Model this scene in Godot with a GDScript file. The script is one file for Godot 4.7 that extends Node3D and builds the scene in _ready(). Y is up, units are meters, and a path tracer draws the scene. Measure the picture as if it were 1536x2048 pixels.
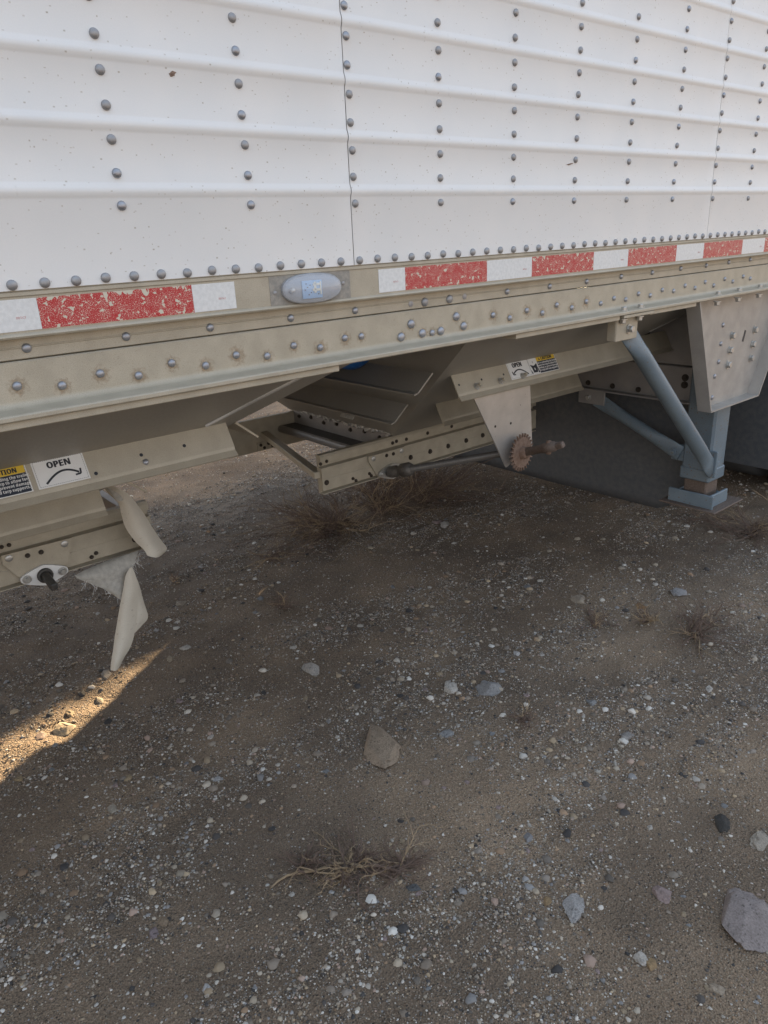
extends Node3D
# A hopper-bottom grain trailer seen from its side, standing on a gravel yard. x runs along the trailer, y is up, z comes out of its side towards the viewer; the side sheet lies at z = 0.

const CAM := Vector3(0.0, 1.45, 1.3328)
const FOCAL := 1452.92          # of a picture 1536 x 2048
var cam_basis := Basis(Vector3.UP, -0.6794) * Basis(Vector3.RIGHT, -0.3617) * Basis(Vector3.BACK, -0.0481)
var rng := RandomNumberGenerator.new()
var M := {}
var used := {}
var trailer: Node3D
var hop_l: Node3D
var hop_r: Node3D
var gear: Node3D
var dome_mesh := {}
const MID := -1.25               # centre line of the trailer

# ---------------------------------------------------------------- pixel -> point on a known plane
func ray(u: float, v: float) -> Vector3:
	return cam_basis * Vector3((u - 768.0) / FOCAL, -(v - 1024.0) / FOCAL, -1.0)
func on_z(u: float, v: float, z: float) -> Vector3:
	var d := ray(u, v); return CAM + d * ((z - CAM.z) / d.z)
func on_x(u: float, v: float, x: float) -> Vector3:
	var d := ray(u, v); return CAM + d * ((x - CAM.x) / d.x)
func on_y(u: float, v: float, y: float) -> Vector3:
	var d := ray(u, v); return CAM + d * ((y - CAM.y) / d.y)

# ---------------------------------------------------------------- naming
func numbered(called: String) -> String:
	if not used.has(called):
		used[called] = 0
		return called
	used[called] += 1
	return "%s_%03d" % [called, used[called]]
func thing(called: String, label: String, category: String, at := Vector3.ZERO, group := "") -> Node3D:
	var o := Node3D.new(); o.name = numbered(called); add_child(o); o.position = at
	tag(o, label, category, group)
	return o
func tag(o: Node3D, label: String, category := "", group := "") -> void:
	o.set_meta("label", label)
	if category: o.set_meta("category", category)
	if group: o.set_meta("group", group)
func part(called: String, parent: Node3D) -> Node3D:
	var o := Node3D.new(); o.name = called; parent.add_child(o, true)
	o.global_position = Vector3.ZERO
	return o
func start() -> SurfaceTool:
	var st := SurfaceTool.new(); st.begin(Mesh.PRIMITIVE_TRIANGLES); st.set_smooth_group(-1); return st
func put(called: String, mesh: Mesh, m: Material, parent: Node3D, at := Vector3.ZERO, b := Basis()) -> MeshInstance3D:
	var o := MeshInstance3D.new(); o.name = called; o.mesh = mesh; o.material_override = m
	parent.add_child(o, true)
	o.global_transform = Transform3D(b, at)
	return o
func obj(called: String, st: SurfaceTool, m: Material, parent: Node3D) -> MeshInstance3D:
	st.generate_normals()
	return put(called, st.commit(), m, parent)

# ---------------------------------------------------------------- shapes
func quad(st: SurfaceTool, a: Vector3, b: Vector3, c: Vector3, d: Vector3) -> void:
	for p in [a, b, c, a, c, d]: st.add_vertex(p)
func tri(st: SurfaceTool, a: Vector3, b: Vector3, c: Vector3) -> void:
	for p in [a, b, c]: st.add_vertex(p)
# box with chamfered edges; b holds the axes, s the full size
func box(st: SurfaceTool, c: Vector3, s: Vector3, ch := 0.002, b := Basis()) -> void:
	var h := s * 0.5
	ch = minf(ch, minf(h.x, minf(h.y, h.z)) * 0.45)
	var P := func(ix: int, iy: int, iz: int, ax: int) -> Vector3:
		var v := Vector3(ix * h.x, iy * h.y, iz * h.z)
		if ax != 0: v.x -= ix * ch
		if ax != 1: v.y -= iy * ch
		if ax != 2: v.z -= iz * ch
		return c + b * v
	for s1 in [-1, 1]:
		quad(st, P.call(s1, -1, -1, 0), P.call(s1, 1, -1, 0), P.call(s1, 1, 1, 0), P.call(s1, -1, 1, 0))
		quad(st, P.call(-1, s1, -1, 1), P.call(-1, s1, 1, 1), P.call(1, s1, 1, 1), P.call(1, s1, -1, 1))
		quad(st, P.call(-1, -1, s1, 2), P.call(1, -1, s1, 2), P.call(1, 1, s1, 2), P.call(-1, 1, s1, 2))
		for s2 in [-1, 1]:
			quad(st, P.call(s1, s2, -1, 0), P.call(s1, s2, 1, 0), P.call(s1, s2, 1, 1), P.call(s1, s2, -1, 1))
			quad(st, P.call(s1, -1, s2, 0), P.call(s1, 1, s2, 0), P.call(s1, 1, s2, 2), P.call(s1, -1, s2, 2))
			quad(st, P.call(-1, s1, s2, 1), P.call(1, s1, s2, 1), P.call(1, s1, s2, 2), P.call(-1, s1, s2, 2))
			for s3 in [-1, 1]:
				tri(st, P.call(s1, s2, s3, 0), P.call(s1, s2, s3, 1), P.call(s1, s2, s3, 2))
# closed outline (points in one plane) given a thickness
func slab(st: SurfaceTool, pts: Array, off: Vector3) -> void:
	var n := Vector3.ZERO
	for i in pts.size(): n += (pts[i] as Vector3).cross(pts[(i + 1) % pts.size()])
	n = n.normalized()
	var e1 := ((pts[1] as Vector3) - (pts[0] as Vector3)).normalized()
	var e2 := n.cross(e1)
	var flat := PackedVector2Array()
	for p in pts: flat.append(Vector2(e1.dot(p), e2.dot(p)))
	var idx := Geometry2D.triangulate_polygon(flat)
	for k in range(0, idx.size(), 3):
		tri(st, pts[idx[k]], pts[idx[k + 1]], pts[idx[k + 2]])
		tri(st, pts[idx[k]] + off, pts[idx[k + 2]] + off, pts[idx[k + 1]] + off)
	for i in pts.size():
		var a: Vector3 = pts[i]; var c: Vector3 = pts[(i + 1) % pts.size()]
		quad(st, a, a + off, c + off, c)
# closed outline in (z, y) drawn along x
func along_x(st: SurfaceTool, zy: Array, x0: float, x1: float) -> void:
	var pts := []
	for p in zy: pts.append(Vector3(x0, p[1], p[0]))
	slab(st, pts, Vector3(x1 - x0, 0, 0))
# open line in (z, y) given a thickness t inwards and drawn along x
func bent_x(st: SurfaceTool, zy: Array, t: float, x0: float, x1: float) -> void:
	var out := []; var back := []
	for i in zy.size():
		var a := Vector2(zy[maxi(i - 1, 0)][0], zy[maxi(i - 1, 0)][1])
		var c := Vector2(zy[mini(i + 1, zy.size() - 1)][0], zy[mini(i + 1, zy.size() - 1)][1])
		var n := (c - a).normalized().orthogonal()
		out.append(zy[i]); back.push_front([zy[i][0] + n.x * t, zy[i][1] + n.y * t])
	along_x(st, out + back, x0, x1)
func tube(st: SurfaceTool, pts: Array, radii: Array, seg := 10, caps := true, squash := Vector3.ZERO) -> void:
	var rings := []
	var ref := Vector3.UP
	if absf(((pts[-1] as Vector3) - (pts[0] as Vector3)).normalized().y) > 0.9: ref = Vector3.RIGHT
	for i in pts.size():
		var d: Vector3 = (pts[mini(i + 1, pts.size() - 1)] as Vector3) - (pts[maxi(i - 1, 0)] as Vector3)
		d = d.normalized()
		var e1 := d.cross(ref).normalized(); var e2 := e1.cross(d)
		var ring := []
		for k in seg:
			var a := TAU * k / seg
			ring.append((pts[i] as Vector3) + (e1 * cos(a) + e2 * sin(a)) * radii[i])
		rings.append(ring)
	for i in pts.size() - 1:
		for k in seg:
			var k2 := (k + 1) % seg
			quad(st, rings[i][k], rings[i][k2], rings[i + 1][k2], rings[i + 1][k])
	if caps:
		for e in [0, pts.size() - 1]:
			for k in seg: tri(st, pts[e], rings[e][k], rings[e][(k + 1) % seg])
# solid of revolution: profile [r, h] along an axis
func lathe(st: SurfaceTool, at: Vector3, axis: Vector3, prof: Array, seg := 12, sx := 1.0) -> void:
	axis = axis.normalized()
	var ref := Vector3.UP if absf(axis.y) < 0.9 else Vector3.RIGHT
	var e1 := ref.cross(axis).normalized(); var e2 := axis.cross(e1)
	for i in prof.size() - 1:
		for k in seg:
			var a := TAU * k / seg; var a2 := TAU * (k + 1) / seg
			var q := func(p, ang) -> Vector3: return at + axis * p[1] + (e1 * cos(ang) * sx + e2 * sin(ang)) * p[0]
			quad(st, q.call(prof[i], a), q.call(prof[i], a2), q.call(prof[i + 1], a2), q.call(prof[i + 1], a))
func smooth(st: SurfaceTool) -> SurfaceTool:
	st.set_smooth_group(0); return st
func dome(r: float, h: float) -> Mesh:
	var key := "%f_%f" % [r, h]
	if dome_mesh.has(key): return dome_mesh[key]
	var st := SurfaceTool.new(); st.begin(Mesh.PRIMITIVE_TRIANGLES); st.set_smooth_group(0)
	lathe(st, Vector3.ZERO, Vector3.BACK, [[r, -0.001], [r, 0.0012], [r * 0.9, h * 0.55], [r * 0.62, h * 0.86], [r * 0.3, h], [0.0, h]], 14)
	st.generate_normals(); st.index()
	dome_mesh[key] = st.commit()
	return dome_mesh[key]
func hex_mesh(r: float, h: float) -> Mesh:
	var key := "hex%f_%f" % [r, h]
	if dome_mesh.has(key): return dome_mesh[key]
	var st := start()
	lathe(st, Vector3.ZERO, Vector3.BACK, [[r * 1.35, -0.001], [r * 1.35, 0.0022], [0.0, 0.0022]], 14)
	lathe(st, Vector3.ZERO, Vector3.BACK, [[r, 0.0022], [r, h * 0.85], [r * 0.86, h], [0.0, h]], 6)
	st.generate_normals()
	dome_mesh[key] = st.commit()
	return dome_mesh[key]
func facing(n: Vector3, spin := 0.0) -> Basis:
	n = n.normalized()
	var up := Vector3.UP if absf(n.y) < 0.9 else Vector3.RIGHT
	var x := up.cross(n).normalized()
	return Basis(x, n.cross(x), n) * Basis(Vector3.BACK, spin)

# ---------------------------------------------------------------- textures and materials
func noise_img(size: int, sd: int, freq: float, oct := 4, kind := FastNoiseLite.TYPE_SIMPLEX_SMOOTH) -> PackedByteArray:
	var n := FastNoiseLite.new(); n.seed = sd; n.frequency = freq; n.noise_type = kind
	n.fractal_octaves = oct
	if oct <= 1: n.fractal_type = FastNoiseLite.FRACTAL_NONE
	var im := n.get_seamless_image(size, size)
	im.convert(Image.FORMAT_L8)
	return im.get_data()
func tex(size: int, data: PackedByteArray, rgb := true) -> ImageTexture:
	var im := Image.create_from_data(size, data.size() / size / (3 if rgb else 1), false, Image.FORMAT_RGB8 if rgb else Image.FORMAT_L8, data)
	return ImageTexture.create_from_image(im)
func lin(r: float, g: float, b: float) -> Color:
	return Color(r, g, b).linear_to_srgb()
# mottled colour: a to c (linear) by broad noise, with fine grain and dark or pale specks
func mottle(size: int, sd: int, a: Color, c: Color, freq: float, grain: float, speck_n := 0, speck := Color.BLACK, speck_r := 1) -> ImageTexture:
	var n1 := noise_img(size, sd, freq, 5)
	var n2 := noise_img(size, sd + 7, 0.35, 2)
	var out := PackedByteArray(); out.resize(size * size * 3)
	var sa := a.linear_to_srgb(); var sc := c.linear_to_srgb()
	for i in size * size:
		var t := n1[i] / 255.0
		var g := 1.0 + (n2[i] / 255.0 - 0.5) * grain
		out[i * 3] = clampi(int((lerpf(sa.r, sc.r, t)) * g * 255.0), 0, 255)
		out[i * 3 + 1] = clampi(int((lerpf(sa.g, sc.g, t)) * g * 255.0), 0, 255)
		out[i * 3 + 2] = clampi(int((lerpf(sa.b, sc.b, t)) * g * 255.0), 0, 255)
	var ss := speck.linear_to_srgb()
	var r := RandomNumberGenerator.new(); r.seed = sd
	for k in speck_n:
		var x := r.randi_range(2, size - 4); var y := r.randi_range(2, size - 4)
		var w := r.randi_range(1, speck_r + 1); var hh := r.randi_range(1, speck_r)
		var al := r.randf_range(0.25, 0.9)
		for yy in hh:
			for xx in w:
				var i := ((y + yy) * size + x + xx) * 3
				if i + 2 >= out.size(): continue
				out[i] = int(lerpf(out[i], ss.r * 255, al)); out[i + 1] = int(lerpf(out[i + 1], ss.g * 255, al)); out[i + 2] = int(lerpf(out[i + 2], ss.b * 255, al))
	return tex(size, out)
func mat(t: Texture2D, scale: float, rough: float, metal := 0.0, col := Color.WHITE) -> StandardMaterial3D:
	var m := StandardMaterial3D.new()
	m.albedo_color = col; m.roughness = rough; m.metallic = metal
	if t:
		m.albedo_texture = t; m.uv1_triplanar = true; m.uv1_world_triplanar = true; m.uv1_scale = Vector3.ONE * scale
	return m
func bump(m: StandardMaterial3D, t: Texture2D, cm: float) -> void:
	m.heightmap_enabled = true; m.heightmap_texture = t; m.heightmap_scale = cm

func make_materials() -> void:
	var fine := tex(512, noise_img(512, 91, 0.12, 4), false)
	M.paint = mat(mottle(1024, 3, Color(0.70, 0.71, 0.705), Color(0.765, 0.76, 0.74), 0.004, 0.02, 1500, Color(0.34, 0.3, 0.24), 2), 0.9, 0.4)
	M.paint.metallic_specular = 0.5
	M.sill = mat(mottle(1024, 13, Color(0.352, 0.315, 0.243), Color(0.455, 0.408, 0.32), 0.008, 0.22, 6000, Color(0.2, 0.155, 0.1), 1), 1.5, 0.52, 0.15)
	M.rail = M.sill
	M.hopper = mat(mottle(512, 17, Color(0.265, 0.25, 0.22), Color(0.345, 0.325, 0.285), 0.006, 0.1, 900, Color(0.34, 0.3, 0.25), 2), 0.8, 0.55, 0.25)
	M.strip = M.sill
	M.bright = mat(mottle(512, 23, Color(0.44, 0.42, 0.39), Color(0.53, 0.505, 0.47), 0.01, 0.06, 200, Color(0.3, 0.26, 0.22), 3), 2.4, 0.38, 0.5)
	M.rivet = mat(mottle(512, 29, Color(0.27, 0.28, 0.31), Color(0.40, 0.41, 0.43), 0.02, 0.25), 9.0, 0.42, 0.75)
	M.rivet_dull = mat(mottle(512, 31, Color(0.26, 0.262, 0.275), Color(0.37, 0.365, 0.36), 0.02, 0.25), 9.0, 0.5, 0.55)
	M.zinc = mat(mottle(512, 37, Color(0.42, 0.42, 0.41), Color(0.55, 0.54, 0.5), 0.02, 0.2), 8.0, 0.4, 0.75)
	M.dark_bolt = mat(mottle(512, 41, Color(0.035, 0.028, 0.022), Color(0.07, 0.055, 0.042), 0.03, 0.3), 9.0, 0.6, 0.3)
	M.dull_steel = mat(mottle(512, 44, Color(0.10, 0.095, 0.09), Color(0.19, 0.175, 0.155), 0.03, 0.3, 300, Color(0.2, 0.12, 0.07), 2), 6.0, 0.5, 0.4)
	M.black_steel = mat(mottle(512, 43, Color(0.045, 0.043, 0.04), Color(0.08, 0.075, 0.068), 0.02, 0.3), 4.0, 0.5, 0.2)
	M.rubber = mat(mottle(1024, 47, Color(0.08, 0.086, 0.095), Color(0.125, 0.124, 0.121), 0.03, 0.3, 2600, Color(0.2, 0.18, 0.15), 2), 0.9, 0.5)
	M.rubber.metallic_specular = 0.35
	M.blue_paint = mat(mottle(512, 53, Color(0.125, 0.165, 0.195), Color(0.185, 0.225, 0.25), 0.008, 0.16, 1100, Color(0.17, 0.09, 0.05), 3), 1.3, 0.42)
	M.rust = mat(mottle(512, 59, Color(0.14, 0.085, 0.058), Color(0.27, 0.19, 0.145), 0.02, 0.4, 900, Color(0.06, 0.04, 0.03), 2), 5.0, 0.8, 0.1)
	bump(M.rust, fine, 0.08)
	M.dull_rust = mat(mottle(512, 58, Color(0.10, 0.075, 0.06), Color(0.2, 0.15, 0.12), 0.03, 0.35, 500, Color(0.06, 0.04, 0.03), 2), 6.0, 0.7, 0.2)
	M.grey_steel = mat(mottle(512, 61, Color(0.24, 0.23, 0.225), Color(0.34, 0.32, 0.30), 0.008, 0.12, 1200, Color(0.45, 0.42, 0.38), 1), 1.6, 0.45, 0.3)
	M.tray = mat(mottle(512, 64, Color(0.33, 0.305, 0.275), Color(0.42, 0.39, 0.35), 0.012, 0.14, 700, Color(0.6, 0.56, 0.5), 1), 2.0, 0.5, 0.2)
	M.flap_white = mat(mottle(512, 67, Color(0.52, 0.475, 0.39), Color(0.68, 0.635, 0.54), 0.006, 0.1, 260, Color(0.2, 0.15, 0.1), 3), 1.6, 0.6)
	M.flap_white.backlight_enabled = true; M.flap_white.backlight = Color(0.12, 0.1, 0.07)
	M.cloth = mat(mottle(512, 71, Color(0.3, 0.29, 0.26), Color(0.5, 0.48, 0.43), 0.02, 0.4), 5.0, 0.8)
	M.label_white = mat(mottle(512, 73, Color(0.68, 0.68, 0.66), Color(0.76, 0.76, 0.74), 0.01, 0.05, 120, Color(0.35, 0.3, 0.25), 1), 3.0, 0.4)
	M.ink = mat(null, 1, 0.45, 0, lin(0.022, 0.024, 0.03))
	M.ink_navy = mat(null, 1, 0.45, 0, lin(0.018, 0.024, 0.038))
	M.yellow = mat(mottle(512, 79, Color(0.62, 0.42, 0.035), Color(0.72, 0.5, 0.05), 0.01, 0.06), 3.0, 0.45)
	M.weld = mat(mottle(512, 83, Color(0.35, 0.34, 0.32), Color(0.5, 0.49, 0.46), 0.05, 0.4), 8.0, 0.5, 0.4)
	M.tank = mat(null, 1, 0.35, 0, lin(0.02, 0.11, 0.36))
	M.twig = mat(mottle(512, 89, Color(0.22, 0.155, 0.09), Color(0.42, 0.31, 0.19), 0.03, 0.2), 6.0, 0.85)
	M.twig_dark = mat(mottle(512, 97, Color(0.09, 0.062, 0.048), Color(0.2, 0.135, 0.1), 0.03, 0.2), 6.0, 0.9)
	# ground: damp grey-brown dirt with grit
	var size := 1024
	var n1 := noise_img(size, 101, 0.006, 5); var n2 := noise_img(size, 103, 0.22, 2); var n3 := noise_img(size, 107, 0.08, 3)
	var gd := PackedByteArray(); gd.resize(size * size * 3)
	var gh := PackedByteArray(); gh.resize(size * size)
	var r := RandomNumberGenerator.new(); r.seed = 5
	for i in size * size:
		var t := 0.4 * n1[i] / 255.0 + 0.6 * n3[i] / 255.0
		var g := 0.66 + 0.68 * n2[i] / 255.0
		gd[i * 3] = int(clampf(lerpf(124, 154, t) * g, 0, 255)); gd[i * 3 + 1] = int(clampf(lerpf(107, 134, t) * g, 0, 255)); gd[i * 3 + 2] = int(clampf(lerpf(89, 113, t) * g, 0, 255))
		gh[i] = int(0.5 * n3[i] + 0.4 * n2[i])
	var pal := [Color8(160, 147, 127), Color8(178, 166, 146), Color8(130, 117, 100), Color8(192, 183, 168), Color8(56, 52, 48), Color8(150, 120, 92), Color8(106, 97, 86)]
	for k in 30000:
		var x := r.randi_range(0, size - 1); var y := r.randi_range(0, size - 1)
		var c: Color = pal[r.randi_range(0, 6)]
		var w := r.randi_range(1, 3); var h := r.randi_range(1, 2)
		for yy in h:
			for xx in w:
				var i := (((y + yy) % size) * size + (x + xx) % size)
				gd[i * 3] = c.r8; gd[i * 3 + 1] = c.g8; gd[i * 3 + 2] = c.b8
				gh[i] = mini(255, gh[i] + 70)
	M.ground = mat(tex(size, gd), 0.85, 0.92)
	bump(M.ground, tex(size, gh, false), 0.8)
	# broad patches, damp and dry
	var p1 := noise_img(512, 131, 0.012, 4)
	var pd := PackedByteArray(); pd.resize(512 * 512 * 3)
	for i in 512 * 512:
		var t := clampf((p1[i] / 255.0 - 0.3) * 1.8, 0, 1)
		pd[i * 3] = int(lerpf(196, 255, t)); pd[i * 3 + 1] = int(lerpf(194, 252, t)); pd[i * 3 + 2] = int(lerpf(192, 246, t))
	M.ground.detail_enabled = true; M.ground.detail_albedo = tex(512, pd); M.ground.detail_blend_mode = BaseMaterial3D.BLEND_MODE_MUL
	M.ground.detail_uv_layer = BaseMaterial3D.DETAIL_UV_2; M.ground.uv2_triplanar = true; M.ground.uv2_world_triplanar = true; M.ground.uv2_scale = Vector3.ONE * 0.23
	var st_t := mottle(512, 137, Color(0.55, 0.54, 0.53), Color(1, 1, 1), 0.035, 0.5, 5200, Color(0.16, 0.15, 0.14), 2)
	M.stone = mat(st_t, 1.15, 0.88); M.stone.vertex_color_use_as_albedo = true
	bump(M.stone, fine, 0.06)
	M.gravel = mat(null, 1, 0.9); M.gravel.vertex_color_use_as_albedo = true

# ---------------------------------------------------------------- ground
var hn := FastNoiseLite.new()
func ground_y(x: float, z: float) -> float:
	return hn.get_noise_2d(x * 1.1, z * 1.1) * 0.016 + hn.get_noise_2d(x * 5.0 + 40.0, z * 7.0) * 0.011
func make_ground() -> void:
	hn.seed = 4; hn.frequency = 1.0; hn.fractal_octaves = 2
	var st := SurfaceTool.new(); st.begin(Mesh.PRIMITIVE_TRIANGLES); st.set_smooth_group(0)
	var xs := []; var zs := []
	var edge := [-300.0, -60.0, -20.0, -8.0, -3.0]
	xs.append_array(edge)
	for i in 190: xs.append(-1.2 + i * 0.04)
	xs.append_array([8.0, 14.0, 30.0, 80.0, 300.0])
	zs.append_array([-300.0, -80.0, -30.0, -14.0, -9.0])
	for i in 200: zs.append(-6.2 + i * 0.04)
	zs.append_array([3.0, 6.0, 15.0, 40.0, 120.0, 300.0])
	for j in zs.size():
		for i in xs.size():
			st.add_vertex(Vector3(xs[i], ground_y(xs[i], zs[j]), zs[j]))
	var w := xs.size()
	for j in zs.size() - 1:
		for i in w - 1:
			var a := j * w + i
			for k in [a, a + 1, a + w + 1, a, a + w + 1, a + w]: st.add_index(k)
	st.generate_normals()
	var g := put("ground", st.commit(), M.ground, self)
	g.set_meta("kind", "structure"); g.set_meta("label", "damp grey-brown gravel yard under the trailer")

# lumpy pebble: icosphere pushed about by noise
func pebble(level: int, sd: int, rough: float, flat: float) -> ArrayMesh:
	var n := FastNoiseLite.new(); n.seed = sd; n.frequency = 0.9; n.fractal_octaves = 3
	var t := (1.0 + sqrt(5.0)) / 2.0
	var v := []
	for p in [[-1, t, 0], [1, t, 0], [-1, -t, 0], [1, -t, 0], [0, -1, t], [0, 1, t], [0, -1, -t], [0, 1, -t], [t, 0, -1], [t, 0, 1], [-t, 0, -1], [-t, 0, 1]]:
		v.append(Vector3(p[0], p[1], p[2]).normalized())
	var f := [0, 11, 5, 0, 5, 1, 0, 1, 7, 0, 7, 10, 0, 10, 11, 1, 5, 9, 5, 11, 4, 11, 10, 2, 10, 7, 6, 7, 1, 8, 3, 9, 4, 3, 4, 2, 3, 2, 6, 3, 6, 8, 3, 8, 9, 4, 9, 5, 2, 4, 11, 6, 2, 10, 8, 6, 7, 9, 8, 1]
	for l in level:
		var mid := {}; var g := []
		for k in range(0, f.size(), 3):
			var m := []
			for e in 3:
				var a: int = f[k + e]; var b: int = f[k + (e + 1) % 3]
				var key := Vector2i(mini(a, b), maxi(a, b))
				if not mid.has(key):
					v.append(((v[a] as Vector3) + v[b]).normalized()); mid[key] = v.size() - 1
				m.append(mid[key])
			g.append_array([f[k], m[0], m[2], f[k + 1], m[1], m[0], f[k + 2], m[2], m[1], m[0], m[1], m[2]])
		f = g
	var st := SurfaceTool.new(); st.begin(Mesh.PRIMITIVE_TRIANGLES); st.set_smooth_group(0 if level > 0 else -1)
	# a few flat faces cut off, as on broken stone
	var cuts := []
	var r := RandomNumberGenerator.new(); r.seed = sd
	for k in 8: cuts.append([Vector3(r.randf_range(-1, 1), r.randf_range(-0.5, 1), r.randf_range(-1, 1)).normalized(), r.randf_range(0.55, 0.88)])
	for p in v:
		var q: Vector3 = p * (1.0 + rough * n.get_noise_3dv(p * 1.4))
		for c in cuts:
			var d: float = q.dot(c[0])
			if d > c[1]: q -= (c[0] as Vector3) * (d - c[1]) * 0.95
		q.y *= flat
		st.set_color(Color.WHITE); st.add_vertex(q)
	for k in f: st.add_index(k)
	st.generate_normals()
	return st.commit()
const STONE := [[0.33, 0.275, 0.205], [0.37, 0.315, 0.245], [0.26, 0.215, 0.165], [0.42, 0.375, 0.315], [0.20, 0.17, 0.14], [0.28, 0.19, 0.12], [0.055, 0.05, 0.047], [0.31, 0.225, 0.175], [0.235, 0.225, 0.215], [0.16, 0.13, 0.10], [0.13, 0.11, 0.09], [0.36, 0.275, 0.18], [0.22, 0.18, 0.14], [0.28, 0.235, 0.185], [0.08, 0.07, 0.062], [0.46, 0.42, 0.365], [0.50, 0.47, 0.42]]
func scatter(called: String, label: String, mesh: Mesh, count: int, x0: float, x1: float, z0: float, z1: float, s0: float, s1: float, sd: int) -> void:
	var r := RandomNumberGenerator.new(); r.seed = sd
	var cl := FastNoiseLite.new(); cl.seed = 22; cl.frequency = 1.3; cl.fractal_octaves = 3
	var xf := []; var cols := []
	while xf.size() < count:
		var x := r.randf_range(x0, x1); var z := r.randf_range(z0, z1)
		if r.randf() > clampf(0.55 + 1.4 * cl.get_noise_2d(x * 0.55, z * 1.5), 0.18, 1.0): continue
		var s := s0 + (s1 - s0) * pow(r.randf(), 3.2)
		var b := Basis(Vector3.UP, r.randf() * TAU) * Basis(Vector3.RIGHT, r.randf_range(-0.3, 0.3))
		b = b.scaled_local(Vector3(s * r.randf_range(0.75, 1.35), s * r.randf_range(0.6, 1.0), s))
		xf.append(Transform3D(b, Vector3(x, ground_y(x, z) + s * r.randf_range(-0.15, 0.3), z)))
		var c: Array = STONE[r.randi_range(0, STONE.size() - 1)]
		var k := r.randf_range(0.7, 1.25)
		cols.append(Color(c[0] * k, c[1] * k, c[2] * k))
	var mm := MultiMesh.new(); mm.transform_format = MultiMesh.TRANSFORM_3D; mm.use_colors = true; mm.mesh = mesh; mm.instance_count = count
	for i in count:
		mm.set_instance_transform(i, xf[i]); mm.set_instance_color(i, cols[i])
	var o := MultiMeshInstance3D.new(); o.name = called; o.multimesh = mm; o.material_override = M.gravel
	add_child(o, true)
	o.set_meta("kind", "stuff"); tag(o, label, "gravel")
func make_gravel() -> void:
	scatter("grit", "fine angular grit covering the dirt yard", pebble(0, 1, 0.5, 0.75), 330000, -0.7, 3.4, -2.8, 1.5, 0.0012, 0.0034, 1)
	scatter("fine_gravel", "small mixed pebbles bedded in the dirt yard", pebble(1, 2, 0.45, 0.7), 60000, -0.7, 3.8, -3.2, 1.5, 0.0018, 0.0062, 2)
	scatter("far_gravel", "loose gravel on the yard beneath and beyond the trailer", pebble(0, 3, 0.5, 0.7), 110000, -0.5, 6.5, -6.0, 1.2, 0.002, 0.006, 3)
	scatter("pebbles", "scattered rounded pebbles among the grit", pebble(2, 4, 0.4, 0.65), 6500, -0.7, 4.5, -3.6, 1.5, 0.0035, 0.015, 4)

# stones large enough to pick out: px u, v, width, height, colour, label
func stone(u: float, v: float, w: float, h: float, c: Array, label: String, sd: int, group := "") -> void:
	var p := on_y(u, v, 0.0)
	var depth := (p - CAM).dot(-cam_basis.z)
	var wide := w * depth / FOCAL * 0.5
	# a lying stone's height in the picture is its depth, foreshortened by the angle of the view
	var dir := (CAM - p).normalized()
	var deep := clampf(h * depth / FOCAL * 0.5 / maxf(0.35, dir.y), wide * 0.55, wide * 1.7)
	var tall := minf(wide, deep) * (0.3 if w > 60 else 0.55)
	var mesh := pebble(4 if w > 30 else 3, sd, 0.4, 1.0)
	var o := MeshInstance3D.new(); o.name = numbered("stone"); o.mesh = mesh
	var m: StandardMaterial3D = M.stone.duplicate(); m.vertex_color_use_as_albedo = false; m.albedo_color = lin(c[0] * 0.84 + 0.018, c[1] * 0.8 + 0.015, c[2] * 0.76 + 0.01); m.uv1_offset = Vector3(sd * 0.13, 0, sd * 0.29)
	o.material_override = m
	add_child(o)
	var side := (p - CAM).cross(Vector3.UP).normalized()
	o.transform = Transform3D(Basis(side * wide * 1.12, Vector3.UP * tall, -Vector3.UP.cross(side) * deep * 1.12), Vector3(p.x, ground_y(p.x, p.z) + tall * (0.35 if w > 60 else 0.05), p.z))
	tag(o, label, "stone", group)
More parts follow.
